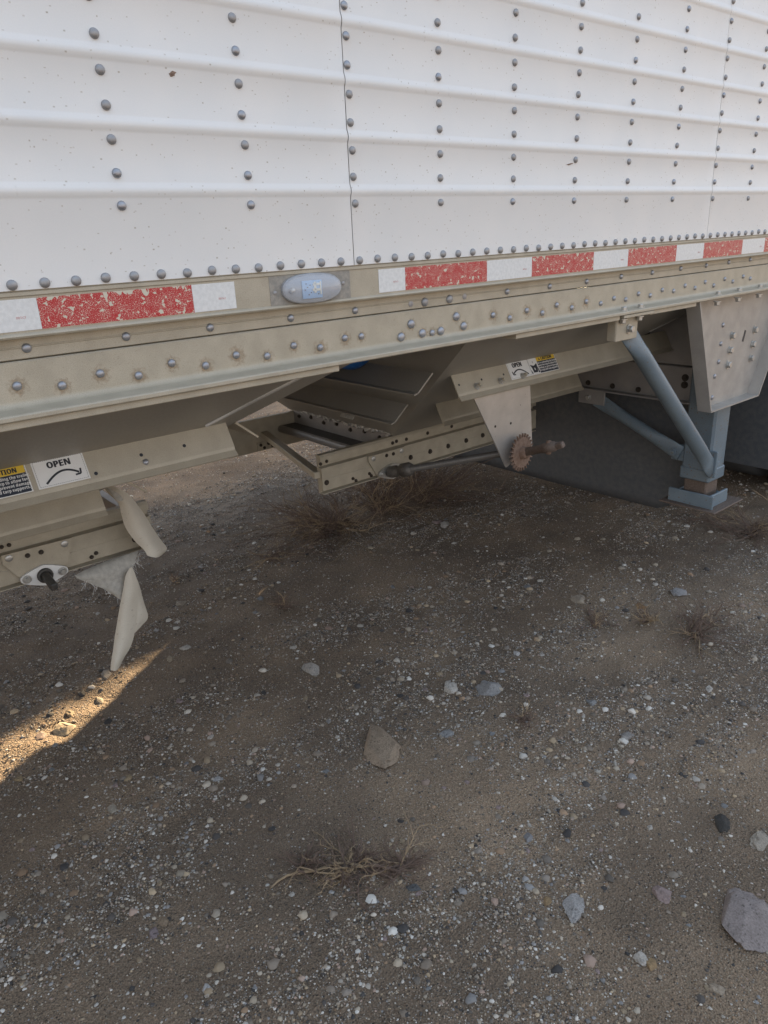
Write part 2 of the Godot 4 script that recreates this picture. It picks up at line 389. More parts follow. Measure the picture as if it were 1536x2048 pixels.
func make_stones() -> void:
	var tan := [0.36, 0.29, 0.20]; var grey := [0.30, 0.30, 0.30]; var white := [0.55, 0.53, 0.49]; var dark := [0.05, 0.05, 0.055]; var pink := [0.33, 0.26, 0.255]; var blue := [0.24, 0.255, 0.27]; var ochre := [0.34, 0.24, 0.13]; var dirt := [0.36, 0.285, 0.21]
	var L := [
		[1490, 1840, 112, 96, [0.31, 0.275, 0.27], "large flat pinkish grey stone sunk flush in the gravel"],
		[762, 1505, 72, 78, dirt, "brown dirt-coated flat stone bedded in the open gravel"],
		[980, 1385, 50, 30, [0.29, 0.295, 0.3], "grey angular slab stone lying beside a round white stone"],
		[899, 1384, 27, 24, white, "round white stone beside a grey angular slab"],
		[622, 1333, 34, 26, [0.5, 0.48, 0.45], "pale angular broken stone alone in the shaded gravel"],
		[131, 1461, 38, 26, [0.45, 0.37, 0.26], "largest rounded tan stone in the sunlit patch"],
		[217, 1444, 13, 14, dark, "small dark stone standing in the sunlit patch"],
		[1147, 1812, 42, 54, [0.42, 0.42, 0.42], "mottled grey and white pointed stone in the gravel"],
		[1327, 1785, 40, 28, pink, "speckled pink rounded stone in the gravel"],
		[1443, 1643, 30, 28, [0.04, 0.04, 0.04], "black broken lump of stone in the gravel"],
		[1522, 1676, 40, 60, [0.42, 0.38, 0.32], "long pale bone-like stone lying in the gravel"],
		[1094, 1798, 16, 24, ochre, "upright pale orange pebble beside the pointed grey stone"],
		[1303, 1924, 24, 20, ochre, "tan and black rounded stone beside a white speckled stone"],
		[1281, 1912, 26, 22, white, "white speckled angular stone beside a tan rounded stone"],
		[1432, 1974, 32, 20, [0.37, 0.31, 0.24], "oval beige stone with a pointed end in the gravel"],
		[1057, 1672, 22, 18, [0.27, 0.28, 0.3], "grey white-veined stone in open gravel"],
		[418, 1984, 20, 19, [0.46, 0.47, 0.48], "round white pebble in the shaded gravel by the dead roots"],
		[830, 1779, 36, 13, [0.12, 0.13, 0.14], "long dark slate stone beside the dead roots"],
		[216, 1351, 19, 16, [0.4, 0.37, 0.33], "pale stone under the tip of the torn white sheet"],
		[198, 1398, 18, 16, [0.35, 0.3, 0.23], "rounded tan stone in the shadow streak across the sunlit patch"],
		[370, 1299, 22, 10, white, "flat white stone at the narrow end of the sunlit patch"],
		[341, 1320, 14, 11, [0.42, 0.36, 0.27], "buff round stone at the narrow end of the sunlit patch"],
		[140, 1427, 17, 12, [0.42, 0.33, 0.22], "ochre stone just behind the largest sunlit stone"],
		[81, 1477, 20, 15, [0.33, 0.25, 0.22], "reddish flat stone at the edge of the sunlit patch"],
		[362, 1206, 20, 10, [0.4, 0.35, 0.28], "flat pale stone behind the torn white sheet"],
		[1157, 1203, 26, 16, [0.36, 0.31, 0.25], "flat buff stone near the dry weeds in the open yard"],
		[1283, 1210, 22, 11, [0.36, 0.22, 0.1], "orange stone near the dry weeds in the open yard"],
		[1355, 1184, 30, 18, [0.36, 0.36, 0.37], "cracked pale grey stone in the open yard"],
		[890, 1050, 17, 9, white, "white stone near the dry tumbleweed under the trailer"],
		[875, 1045, 17, 8, pink, "pinkish flat stone near the dry tumbleweed under the trailer"],
		[894, 1475, 28, 15, [0.33, 0.35, 0.37], "grey flat stone in front of the angular slab"],
		[1182, 1409, 21, 14, blue, "blue-grey smooth stone in the open yard"],
		[1419, 1378, 14, 14, white, "small round white stone in the open yard"],
		[1254, 1472, 24, 15, [0.32, 0.31, 0.3], "light grey flat pebble in the open yard"],
		[1034, 1309, 14, 11, [0.5, 0.5, 0.5], "tiny white pair pebble in the open yard"],
		[222, 1616, 18, 14, [0.4, 0.37, 0.31], "pale oval pebble in the shaded foreground"],
		[255, 1556, 20, 10, [0.34, 0.27, 0.17], "flat ochre pebble in the shaded foreground near the sunlit patch"],
		[38, 1557, 15, 10, [0.4, 0.31, 0.18], "ochre pebble at the tip of the sunlit patch"],
		[326, 1842, 20, 20, [0.3, 0.23, 0.16], "brown angular stone in the shaded foreground"],
		[306, 1863, 20, 20, [0.26, 0.21, 0.22], "mauve stone beside a brown angular stone"],
		[433, 1556, 17, 9, [0.42, 0.43, 0.44], "small pale flat pebble in the foreground gravel"],
	]
	var k := 0
	for s in L:
		stone(s[0], s[1], s[2], s[3], s[4], s[5], 200 + k); k += 1
	var r := RandomNumberGenerator.new(); r.seed = 77
	var kinds := [[tan, "small loose tan stone in the gravel yard"], [grey, "small loose grey stone in the gravel yard"], [white, "small loose whitish stone in the gravel yard"], [pink, "small loose pinkish stone in the gravel yard"], [dark, "small loose black stone in the gravel yard"], [blue, "small loose blue-grey stone in the gravel yard"]]
	for i in 80:
		var u := r.randf_range(20, 1516); var v := 1080.0 + 950.0 * pow(r.randf(), 0.8)
		if u < 330 and v < 1330: continue
		var q: Array = kinds[r.randi_range(0, 5)]
		var p := on_y(u, v, 0.0)
		var best := 1e9; var near := ""
		for lm in [[235, 1340, "near the hanging torn sheet"], [690, 1050, "near the sprawling tumbleweed"], [720, 1745, "near the foreground tangle of roots"], [1490, 1840, "near the large pinkish flat stone"], [762, 1505, "near the brown dirt-coated flat stone"], [940, 1385, "near the round white stone and slab"], [1390, 1265, "near the dark spreading dead weed"], [1480, 1060, "near the landing leg foot"], [1147, 1812, "near the pointed mottled grey stone"], [100, 1480, "near the sunlit patch"], [622, 1333, "near the pale angular broken stone"], [320, 1850, "near the mauve and brown stones"], [1050, 1445, "near the tiny dead sprig"], [1182, 1409, "near the blue-grey smooth stone"], [1057, 1672, "near the white-veined grey stone"], [1443, 1643, "near the black broken lump"], [1157, 1203, "near the flat buff stone"], [418, 1984, "near the round white pebble"], [565, 1215, "near the flat dry stalks"]]:
			var d := p.distance_to(on_y(lm[0], lm[1], 0.0))
			if d < best: best = d; near = lm[2]
		var w := r.randf_range(8, 14); var h := r.randf_range(5, 10)
		stone(u, v, w, h, q[0], (q[1] as String).replace("small loose", "flat" if h / w < 0.6 else ("larger rounded" if w > 11.5 else "small rounded")).replace("in the gravel yard", near), 300 + i, "small loose stones")

# ---------------------------------------------------------------- side sheets of the trailer
const ROW0 := 1.52
const PITCH := 0.0512
const COL0 := 0.5272
const COLP := 0.2547
const SEAM := 1.0275
func panel_profile(y0: float, y1: float) -> Array:
	var pr := [[y0, 0.0]]
	var yr := ROW0 + 0.0235
	while yr < y1 - 0.03:
		pr.append_array([[yr - 0.0125, 0.0], [yr - 0.009, 0.0013], [yr - 0.0035, 0.0036], [yr + 0.0015, 0.0041], [yr + 0.006, 0.0033], [yr + 0.012, 0.0009], [yr + 0.0155, 0.0]])
		yr += 0.1028
	pr.append([y1, 0.0])
	return pr
func make_panels() -> void:
	var pr := panel_profile(1.395, 3.3)
	for n in 9:
		var x0 := SEAM + (n - 6) * 6 * COLP
		var x1 := x0 + 6 * COLP - 0.0022
		var st := SurfaceTool.new(); st.begin(Mesh.PRIMITIVE_TRIANGLES); st.set_smooth_group(0)
		# slight waviness of thin sheet between the posts
		var cols := 31
		var hnz := FastNoiseLite.new(); hnz.seed = 60 + n; hnz.frequency = 1.6
		var grid := []
		for i in cols:
			var x := lerpf(x0, x1, i / float(cols - 1))
			var line := []
			for p in pr:
				line.append(Vector3(x, p[0], p[1] + hnz.get_noise_2d(x, p[0]) * 0.0012))
			grid.append(line)
		for i in cols - 1:
			for j in pr.size() - 1:
				quad(st, grid[i][j], grid[i][j + 1], grid[i + 1][j + 1], grid[i + 1][j])
		# cut edges
		st.set_smooth_group(-1)
		for j in pr.size() - 1:
			for i in [0, cols - 1]:
				var a: Vector3 = grid[i][j]; var c: Vector3 = grid[i][j + 1]
				quad(st, a, c, c + Vector3(0, 0, -0.0018), a + Vector3(0, 0, -0.0018))
		for i in cols - 1:
			quad(st, grid[i][0], grid[i + 1][0], grid[i + 1][0] + Vector3(0, 0, -0.0018), grid[i][0] + Vector3(0, 0, -0.0018))
		var o := obj("side_panel", st, M.paint, trailer)
		if n < 5 or n > 7: continue
		for c in 6:
			var xc := COL0 + COLP * (2 + c + (n - 6) * 6)
			for k in 15:
				var y := ROW0 + k * PITCH
				var px := (Vector3(xc, y, 0) - CAM) * cam_basis
				if px.z > -0.2: continue
				var u := 768 + FOCAL * px.x / -px.z; var v := 1024 - FOCAL * px.y / -px.z
				if u < -60 or u > 1600 or v < -40: continue
				var spin := rng.randf() * TAU
				put("rivet", dome(0.0082, 0.0058), M.rivet if rng.randf() < 0.3 else M.rivet_dull, o, Vector3(xc + rng.randf_range(-0.001, 0.001), y + rng.randf_range(-0.001, 0.001), 0.0005), Basis(Vector3.BACK, spin))
		for k in 30:
			var xc := 0.325 + 0.05115 * (k + int(ceil((x0 - 0.325) / 0.05115)))
			if xc > x1 - 0.005 or xc < 0.2 or xc > 3.6: continue
			put("rivet", dome(0.0086, 0.006), M.rivet_dull, o, Vector3(xc, 1.4045 + rng.randf_range(-0.001, 0.001), 0.0005), Basis(Vector3.BACK, rng.randf() * TAU))
	for p in [[345, 147, 0.007, 0.004, 0.3], [341, 150, 0.004, 0.003, -0.4], [1140, 328, 0.016, 0.0025, 0.15], [740, 165, 0.006, 0.002, 0.6]]:
		var sm := start(); var q := on_z(p[0], p[1], 0.0)
		var o := []
		for k in 9: o.append(q + Basis(Vector3.BACK, p[4]) * Vector3(cos(TAU * k / 9) * p[2] * rng.randf_range(0.5, 1.1), sin(TAU * k / 9) * p[3] * rng.randf_range(0.5, 1.1), 0.0016))
		slab(sm, o, Vector3(0, 0, -0.0012)); obj("scuff_mark", sm, M.rust, trailer)
	# posts behind the seams, far wall, ends and tarpaulin roof: the rest of the body
	var st: SurfaceTool
	for n in 10:
		st = start()
		box(st, Vector3(SEAM + (n - 6) * 6 * COLP, 2.35, -0.018), Vector3(0.05, 1.9, 0.026), 0.002)
		obj("wall_post", st, M.strip, trailer)
	st = start(); box(st, Vector3(-1.3, 2.35, -2.5), Vector3(13.7, 1.95, 0.04)); obj("far_side_wall", st, M.paint, trailer)
	st = start(); box(st, Vector3(-8.17, 2.35, MID), Vector3(0.04, 1.95, 2.44)); obj("end_wall", st, M.paint, trailer)
	st = start(); box(st, Vector3(5.56, 2.35, MID), Vector3(0.04, 1.95, 2.44)); obj("end_wall", st, M.paint, trailer)
	st = start()
	var arc := []
	for i in 13: arc.append([-2.55 + 2.58 * i / 12.0, 3.3 + 0.16 * sin(PI * i / 12.0)])
	bent_x(st, arc, 0.01, -8.2, 5.6)
	obj("roof_tarp", st, M.rubber, trailer)

# ---------------------------------------------------------------- bottom rail
const X0 := -8.15
const X1 := 5.55
func make_rail() -> void:
	for side in 2:
		var f := func(z: float) -> float: return z if side == 0 else 2 * MID - z
		var mir := func(a: Array) -> Array:
			var o := []
			for p in a: o.append([f.call(p[0]), p[1]])
			return o
		# rub rail carrying the reflective tape
		var st := start()
		along_x(st, mir.call([[-0.03, 1.425], [-0.0035, 1.425], [-0.0035, 1.3935], [-0.0015, 1.392], [-0.0012, 1.3865], [-0.0035, 1.385], [-0.0035, 1.3275], [-0.0005, 1.3255], [0.0008, 1.3225], [-0.001, 1.3195], [-0.006, 1.3185], [-0.021, 1.3185], [-0.03, 1.3185]]), X0, X1)
		var rub := obj("rub_rail", st, M.rail, trailer)
		# strip set back under it
		st = start()
		along_x(st, mir.call([[-0.03, 1.3185], [-0.0225, 1.3185], [-0.0225, 1.305], [-0.0213, 1.3035], [-0.0213, 1.3025], [-0.0225, 1.301], [-0.0225, 1.2845], [-0.026, 1.2825], [-0.03, 1.2825]]), X0, X1)
		var step := obj("rail_step", st, M.rail, trailer)
		# deep web with its outward flange
		st = start()
		var web := [[-0.03, 1.2815], [-0.0195, 1.2815], [-0.0175, 1.2795], [-0.0175, 1.2160]]
		for k in 7:
			var a := PI / 2 * k / 6.0
			web.append([-0.0175 + 0.012 * (1 - cos(a)), 1.2160 - 0.012 * sin(a)])
		web.append_array([[0.026, 1.2015], [0.0285, 1.2005], [0.030, 1.1985], [0.030, 1.1925], [0.0285, 1.1905], [-0.03, 1.1905]])
		along_x(st, mir.call(web), X0, X1)
		var sill := obj("side_sill", st, M.sill, trailer)
		# backing bars under the flange
		for seg in [[X0, 0.951], [1.545, 2.03], [2.2, 2.49]]:
			st = start()
			along_x(st, mir.call([[-0.03, 1.1902], [0.020, 1.1902], [0.0215, 1.1885], [0.0215, 1.1775], [0.02, 1.176], [-0.03, 1.176]]), seg[0], seg[1])
			obj("backing_bar", st, M.rail, trailer)
		if side == 1: continue
		for p in [[53, 696], [252, 673], [420, 655], [581, 636], [710, 621], [1013.7, 583], [1099, 572.6], [1173, 563], [1242, 553], [1304, 545], [1361, 537], [1412, 531], [1457, 524.5], [1500, 519]]:
			put("rivet", dome(0.0082, 0.006), M.rivet, step, on_z(p[0], p[1], -0.0225), Basis(Vector3.BACK, rng.randf() * TAU))
		for p in [[821.5, 607.7, 0.0072, 0.002], [849, 604, 0.0108, 0.007], [898.4, 598, 0.0108, 0.007], [929, 593, 0.0072, 0.002]]:
			put("rivet", dome(p[2], p[3]), M.rivet_dull, step, on_z(p[0], p[1], -0.0225), Basis(Vector3.BACK, rng.randf() * TAU))
		var zig := [[34, 772], [124, 771], [200, 747], [277, 751], [343, 726], [411, 731], [472, 710], [534, 712], [587, 691], [640, 695], [689, 676], [722, 672.5], [864, 665.5], [985.5, 630], [1019, 636], [1053, 621], [1084, 626], [1113, 610], [1143, 615.5], [1172, 603], [1201, 607], [1227.5, 596.6], [1251, 599], [1276.5, 587.6], [1300, 591], [1324, 580], [1346.7, 582], [1369.7, 571.6], [1389.5, 576], [1410, 564], [1427, 571], [1449, 558], [1465, 563], [1486, 553], [1500, 557]]
		for p in zig:
			put("rivet", dome(0.0078, 0.0062), M.rivet, sill, on_z(p[0], p[1], -0.0175), Basis(Vector3.BACK, rng.randf() * TAU))
		for p in [[801.6, 674], [844, 666.6], [881, 662], [821.5, 648], [912, 633], [926.6, 652]]:
			put("rivet", dome(0.0108, 0.0075), M.rivet, sill, on_z(p[0], p[1], -0.0175), Basis(Vector3.BACK, rng.randf() * TAU))
		for p in [[1253, 617.7], [1283, 612], [1431, 586], [1471, 579], [1508, 572]]:
			var q := on_y(p[0], p[1], 1.207)
			q.z = 0.009
			put("bolt", hex_mesh(0.0095, 0.011), M.zinc, sill, Vector3(q.x, 1.202, q.z), facing(Vector3.UP))
			put("nut", hex_mesh(0.0098, 0.014), M.zinc, sill, Vector3(q.x, 1.178 if p[0] > 1300 else 1.176, q.z), facing(Vector3.DOWN))
		var stain := StandardMaterial3D.new(); stain.transparency = BaseMaterial3D.TRANSPARENCY_ALPHA; stain.roughness = 0.7
		stain.albedo_texture = stain_tex()
		for p in zig.slice(0, 20) + [[801.6, 674], [844, 666.6], [881, 662], [821.5, 648], [912, 633], [926.6, 652]]:
			var w := rng.randf_range(0.017, 0.024)
			var q := on_z(p[0], p[1], -0.0172)
			var ss := SurfaceTool.new(); ss.begin(Mesh.PRIMITIVE_TRIANGLES)
			for k in [[-1, 1], [1, 1], [1, -1], [-1, 1], [1, -1], [-1, -1]]:
				ss.set_uv(Vector2(k[0] * 0.5 + 0.5, 0.5 - k[1] * 0.5)); ss.set_normal(Vector3.BACK); ss.add_vertex(Vector3(k[0] * w, k[1] * w, 0))
			put("rust_stain", ss.commit(), stain, sill, q + Vector3(0.002, -0.002, 0), Basis(Vector3.BACK, rng.randf() * TAU))
		make_tape(rub)
		make_lamp()
func stain_tex() -> ImageTexture:
	# blotchy rust bleeding from under a rivet head
	var n := FastNoiseLite.new(); n.seed = 77; n.frequency = 0.06; n.fractal_octaves = 3
	var im := Image.create(64, 64, false, Image.FORMAT_RGBA8)
	for y in 64:
		for x in 64:
			var d := Vector2(x - 31.5, y - 31.5).length() / 32.0
			var a := clampf((1.0 - d) * 1.1 + n.get_noise_2d(x, y) * 0.7 - 0.12, 0.0, 0.62)
			if d > 0.97: a = 0.0
			im.set_pixel(x, y, Color(0.58, 0.43, 0.25, a * 0.42))
	return ImageTexture.create_from_image(im)
func tape_tex(sd: int, holes: float) -> ImageTexture:
	var w := 512; var h := 96
	var n := FastNoiseLite.new(); n.seed = sd; n.frequency = 0.26; n.fractal_octaves = 2
	var b := FastNoiseLite.new(); b.seed = sd + 3; b.frequency = 0.022; b.fractal_octaves = 3
	var d := PackedByteArray(); d.resize(w * h * 3)
	for y in h:
		for x in w:
			var flake := n.get_noise_2d(x * 1.0, y * 1.0) + 0.25 * b.get_noise_2d(x, y)
			var top := b.get_noise_2d(x * 1.1, 300.0 + y * 0.5) * 1.5 + holes - y / 30.0
			var c := Color8(176, 32, 38)
			var gl := n.get_noise_2d(x * 2.0 + 90, y * 2.0) * 0.12
			c = c.lightened(clampf(gl, 0, 1)) if gl > 0 else c.darkened(-gl)
			if flake > 0.28 or top > 0.0 or (b.get_noise_2d(x * 1.3 + 700, y * 1.6) > 0.42):
				var g := 0.86 + gl
				c = Color(0.9 * g, 0.88 * g, 0.8 * g)
			var i := (y * w + x) * 3
			d[i] = c.r8; d[i + 1] = c.g8; d[i + 2] = c.b8
	return tex(w, d)
func card(st: SurfaceTool, x0: float, x1: float, y0: float, y1: float, z: float, t := 0.0006) -> void:
	# thin sticker with uv over its face
	var f := [[x0, y1, 0, 0], [x1, y1, 1, 0], [x1, y0, 1, 1], [x0, y0, 0, 1]]
	for k in [0, 1, 2, 0, 2, 3]:
		st.set_uv(Vector2(f[k][2], f[k][3])); st.add_vertex(Vector3(f[k][0], f[k][1], z + t))
	for k in 4:
		var a: Array = f[k]; var c: Array = f[(k + 1) % 4]
		for p in [Vector3(a[0], a[1], z + t), Vector3(a[0], a[1], z), Vector3(c[0], c[1], z), Vector3(a[0], a[1], z + t), Vector3(c[0], c[1], z), Vector3(c[0], c[1], z + t)]:
			st.set_uv(Vector2(0.5, 0.5)); st.add_vertex(p)
func make_tape(rub: Node3D) -> void:
	var reds := []
	for k in 4:
		var m := StandardMaterial3D.new(); m.albedo_texture = tape_tex(400 + k * 10, [-0.12, -0.42, -0.3, -0.5][k]); m.roughness = 0.35; reds.append(m)
	var wm := mat(mottle(512, 431, Color(0.62, 0.63, 0.62), Color(0.74, 0.75, 0.74), 0.03, 0.14), 6.0, 0.35)
	var y1 := 1.3815; var y0 := 1.331
	var runs := [[[0.3587 - 0.1778, 0.3587, "w"], [0.3587, 0.6381, 0], [0.6381, 0.729, "w"]],
		[[on_z(759, 560, 0).x, 1.1762, "w"], [1.1762, 1.4556, 1], [1.4556, 1.6334, "w"], [1.6334, 1.9128, 2], [1.9128, 2.0906, "w"], [2.0906, 2.37, 3], [2.37, 2.5478, "w"], [2.5478, 2.8272, 1], [2.8272, 3.005, "w"], [3.005, 3.2844, 2]]]
	for run in runs:
		var t := part("reflective_tape", trailer)
		tag(t, "red and white reflective tape with flaking red blocks")
		for s in run:
			var st := start()
			card(st, s[0], s[1] - 0.0004, y0, y1, -0.0034, 0.0008)
			if s[2] is String:
				var wb := obj("white_block", st, wm, t)
				var tm := TextMesh.new(); tm.text = "DOT-C2"; tm.font = font(false); tm.font_size = 16; tm.pixel_size = 0.0045 / 16.0; tm.depth = 0.0002
				put("print", tm, mat(null, 1, 0.5, 0, lin(0.5, 0.12, 0.12)), t, Vector3(s[1] - 0.03, 1.352, -0.0024))
			else: obj("red_block", st, reds[s[2]], t)
func make_lamp() -> void:
	var lamp := part("marker_lamp", trailer)
	tag(lamp, "clear oval side marker lamp with circuit board inside")
	var c := Vector3(0.909, 1.3555, -0.0035)
	var st := start()
	card(st, 0.808, 1.014, 1.3275, 1.3885, -0.0034, 0.0006)
	obj("old_gasket_mark", st, mat(mottle(512, 441, Color(0.22, 0.21, 0.19), Color(0.36, 0.33, 0.28), 0.02, 0.4), 6.0, 0.7), lamp)
	var oval := func(sx: float, sy: float) -> Array:
		var o := []
		for k in 32:
			var a := TAU * k / 32.0
			# blunt oval: flatter sides than an ellipse
			var x := signf(cos(a)) * pow(absf(cos(a)), 0.8) * sx; var y := signf(sin(a)) * pow(absf(sin(a)), 0.85) * sy
			o.append(Vector3(x, y, 0))
		return o
	var loft := func(rings: Array, stt: SurfaceTool) -> void:
		for i in rings.size() - 1:
			for k in 32:
				var k2 := (k + 1) % 32
				quad(stt, rings[i][k], rings[i][k2], rings[i + 1][k2], rings[i + 1][k])
		for k in 32: tri(stt, rings[-1][k], rings[-1][(k + 1) % 32], c + Vector3(0, 0, rings[-1][0].z - c.z))
	var lift := func(o: Array, z: float, dx := 0.0) -> Array:
		var r := []
		for p in o: r.append(c + p + Vector3(dx, 0, z))
		return r
	st = start()
	loft.call([lift.call(oval.call(0.0745, 0.0305), 0.001), lift.call(oval.call(0.0745, 0.0305), 0.007), lift.call(oval.call(0.072, 0.0285), 0.009)], st)
	obj("base", st, mat(null, 1, 0.4, 0, lin(0.30, 0.305, 0.315)), lamp)
	# circuit board on the base, seen through the lens
	st = start(); box(st, c + Vector3(-0.004, -0.002, 0.0115), Vector3(0.05, 0.036, 0.003), 0.0006)
	obj("circuit_board", st, mat(null, 1, 0.4, 0, lin(0.28, 0.45, 0.68)), lamp)
	st = start()
	for p in [[0.006, 0.008, 0.018, 0.005], [0.006, -0.003, 0.02, 0.005], [0.002, 0.002, 0.005, 0.022], [0.016, 0.0, 0.003, 0.026]]:
		box(st, c + Vector3(p[0], p[1], 0.0142), Vector3(p[2], p[3], 0.0022), 0.0004)
	obj("circuit_track", st, mat(null, 1, 0.35, 0, lin(0.7, 0.68, 0.56)), lamp)
	st = start()
	for p in [[-0.02, 0.01], [-0.023, -0.002], [-0.014, -0.012], [-0.017, 0.003], [-0.01, 0.007], [0.003, 0.011], [-0.008, -0.008], [0.01, -0.012]]:
		box(st, c + Vector3(p[0], p[1], 0.0137), Vector3(0.0025, 0.002, 0.0015), 0.0002)
	obj("component", st, M.ink, lamp)
	st = smooth(start())
	var rings := []
	for k in 9:
		var a := PI / 2 * k / 8.0
		rings.append(lift.call(oval.call(0.0735 * lerpf(1.0, cos(a), 0.75) if k < 8 else 0.0735 * 0.25, 0.0295 * maxf(0.08, cos(a))), 0.008 + 0.021 * sin(a), 0.0))
	loft.call(rings, st)
	var gl := StandardMaterial3D.new(); gl.transparency = BaseMaterial3D.TRANSPARENCY_ALPHA; gl.albedo_color = Color(0.9, 0.93, 0.97, 0.26); gl.roughness = 0.1
	obj("lens", st, gl, lamp)
	put("screw", dome(0.0052, 0.004), M.zinc, lamp, c + Vector3(-0.055, -0.001, 0.0165))
	st = start(); lathe(st, c + Vector3(-0.055, -0.001, 0.009), Vector3.BACK, [[0.0065, 0.0], [0.0065, 0.0075], [0.0, 0.0075]], 12); obj("screw_post", st, M.rivet_dull, lamp)
	for p in [[-0.089, -0.003], [0.086, 0.004]]:
		put("rivet", dome(0.004, 0.002), M.rivet_dull, lamp, c + Vector3(p[0], p[1], 0.0008))

func font(bold: bool) -> SystemFont:
	var f := SystemFont.new(); f.font_names = PackedStringArray(["Droid Sans"]); f.font_weight = 700 if bold else 400
	return f
# ---------------------------------------------------------------- hoppers
const SL := 0.595      # rise of the side sheet per metre outwards
func side_y(z: float) -> float: return 0.69 + SL * (z + 0.87)
# stiffener angle: top edge on the sheet at z, y, running down and out
func angle_profile(z: float, y: float) -> Array:
	return [[z, y], [z + 0.031, y - 0.055], [z + 0.0335, y - 0.0625], [z + 0.047, y - 0.0745]]
func make_hopper(h: Node3D, xa: float, xb: float, ta: float, tb: float) -> void:
	# top corners at xa, xb (y 1.19); trap opening from ta to tb (y 0.69)
	var t := 0.004
	var zt := -0.03; var zb := -0.87
	for side in 2:
		var f := func(z: float) -> float: return z if side == 0 else 2 * MID - z
		var st := start()
		var s := 1.0 if side == 0 else -1.0
		slab(st, [Vector3(xa, side_y(zt), f.call(zt)), Vector3(xb, side_y(zt), f.call(zt)), Vector3(tb, 0.69, f.call(zb)), Vector3(ta, 0.69, f.call(zb))], Vector3(0, 0.86, -0.51 * s).normalized() * t)
		obj("side_sheet", st, M.hopper, h)
	for e in 2:
		var xt := xa if e == 0 else xb
		var xo := ta if e == 0 else tb
		var st := start()
		slab(st, [Vector3(xt, side_y(zt), zt), Vector3(xo, 0.69, zb), Vector3(xo, 0.69, 2 * MID - zb), Vector3(xt, side_y(zt), 2 * MID - zt)], Vector3(0.004 * (1 if e == 0 else -1), 0.003, 0))
		obj("end_sheet", st, M.hopper, h)
		st = start()
		box(st, Vector3(xo, 0.662, MID), Vector3(0.008, 0.08, 0.7), 0.001)
		obj("trap_frame", st, M.grey_steel, h)
func rail_profile(zo: float, dir: float) -> Array:
	var o := []
	for p in [[-0.028, 0.6876], [-0.006, 0.6876], [0.0, 0.679], [0.0, 0.6575], [-0.02, 0.6545], [-0.02, 0.6405], [0.002, 0.637], [0.002, 0.592], [0.0032, 0.5905], [0.0032, 0.5475], [-0.014, 0.545], [-0.014, 0.5395], [0.004, 0.536], [0.004, 0.533], [-0.028, 0.533]]:
		o.append([zo + p[0] * dir, p[1]])
	return o
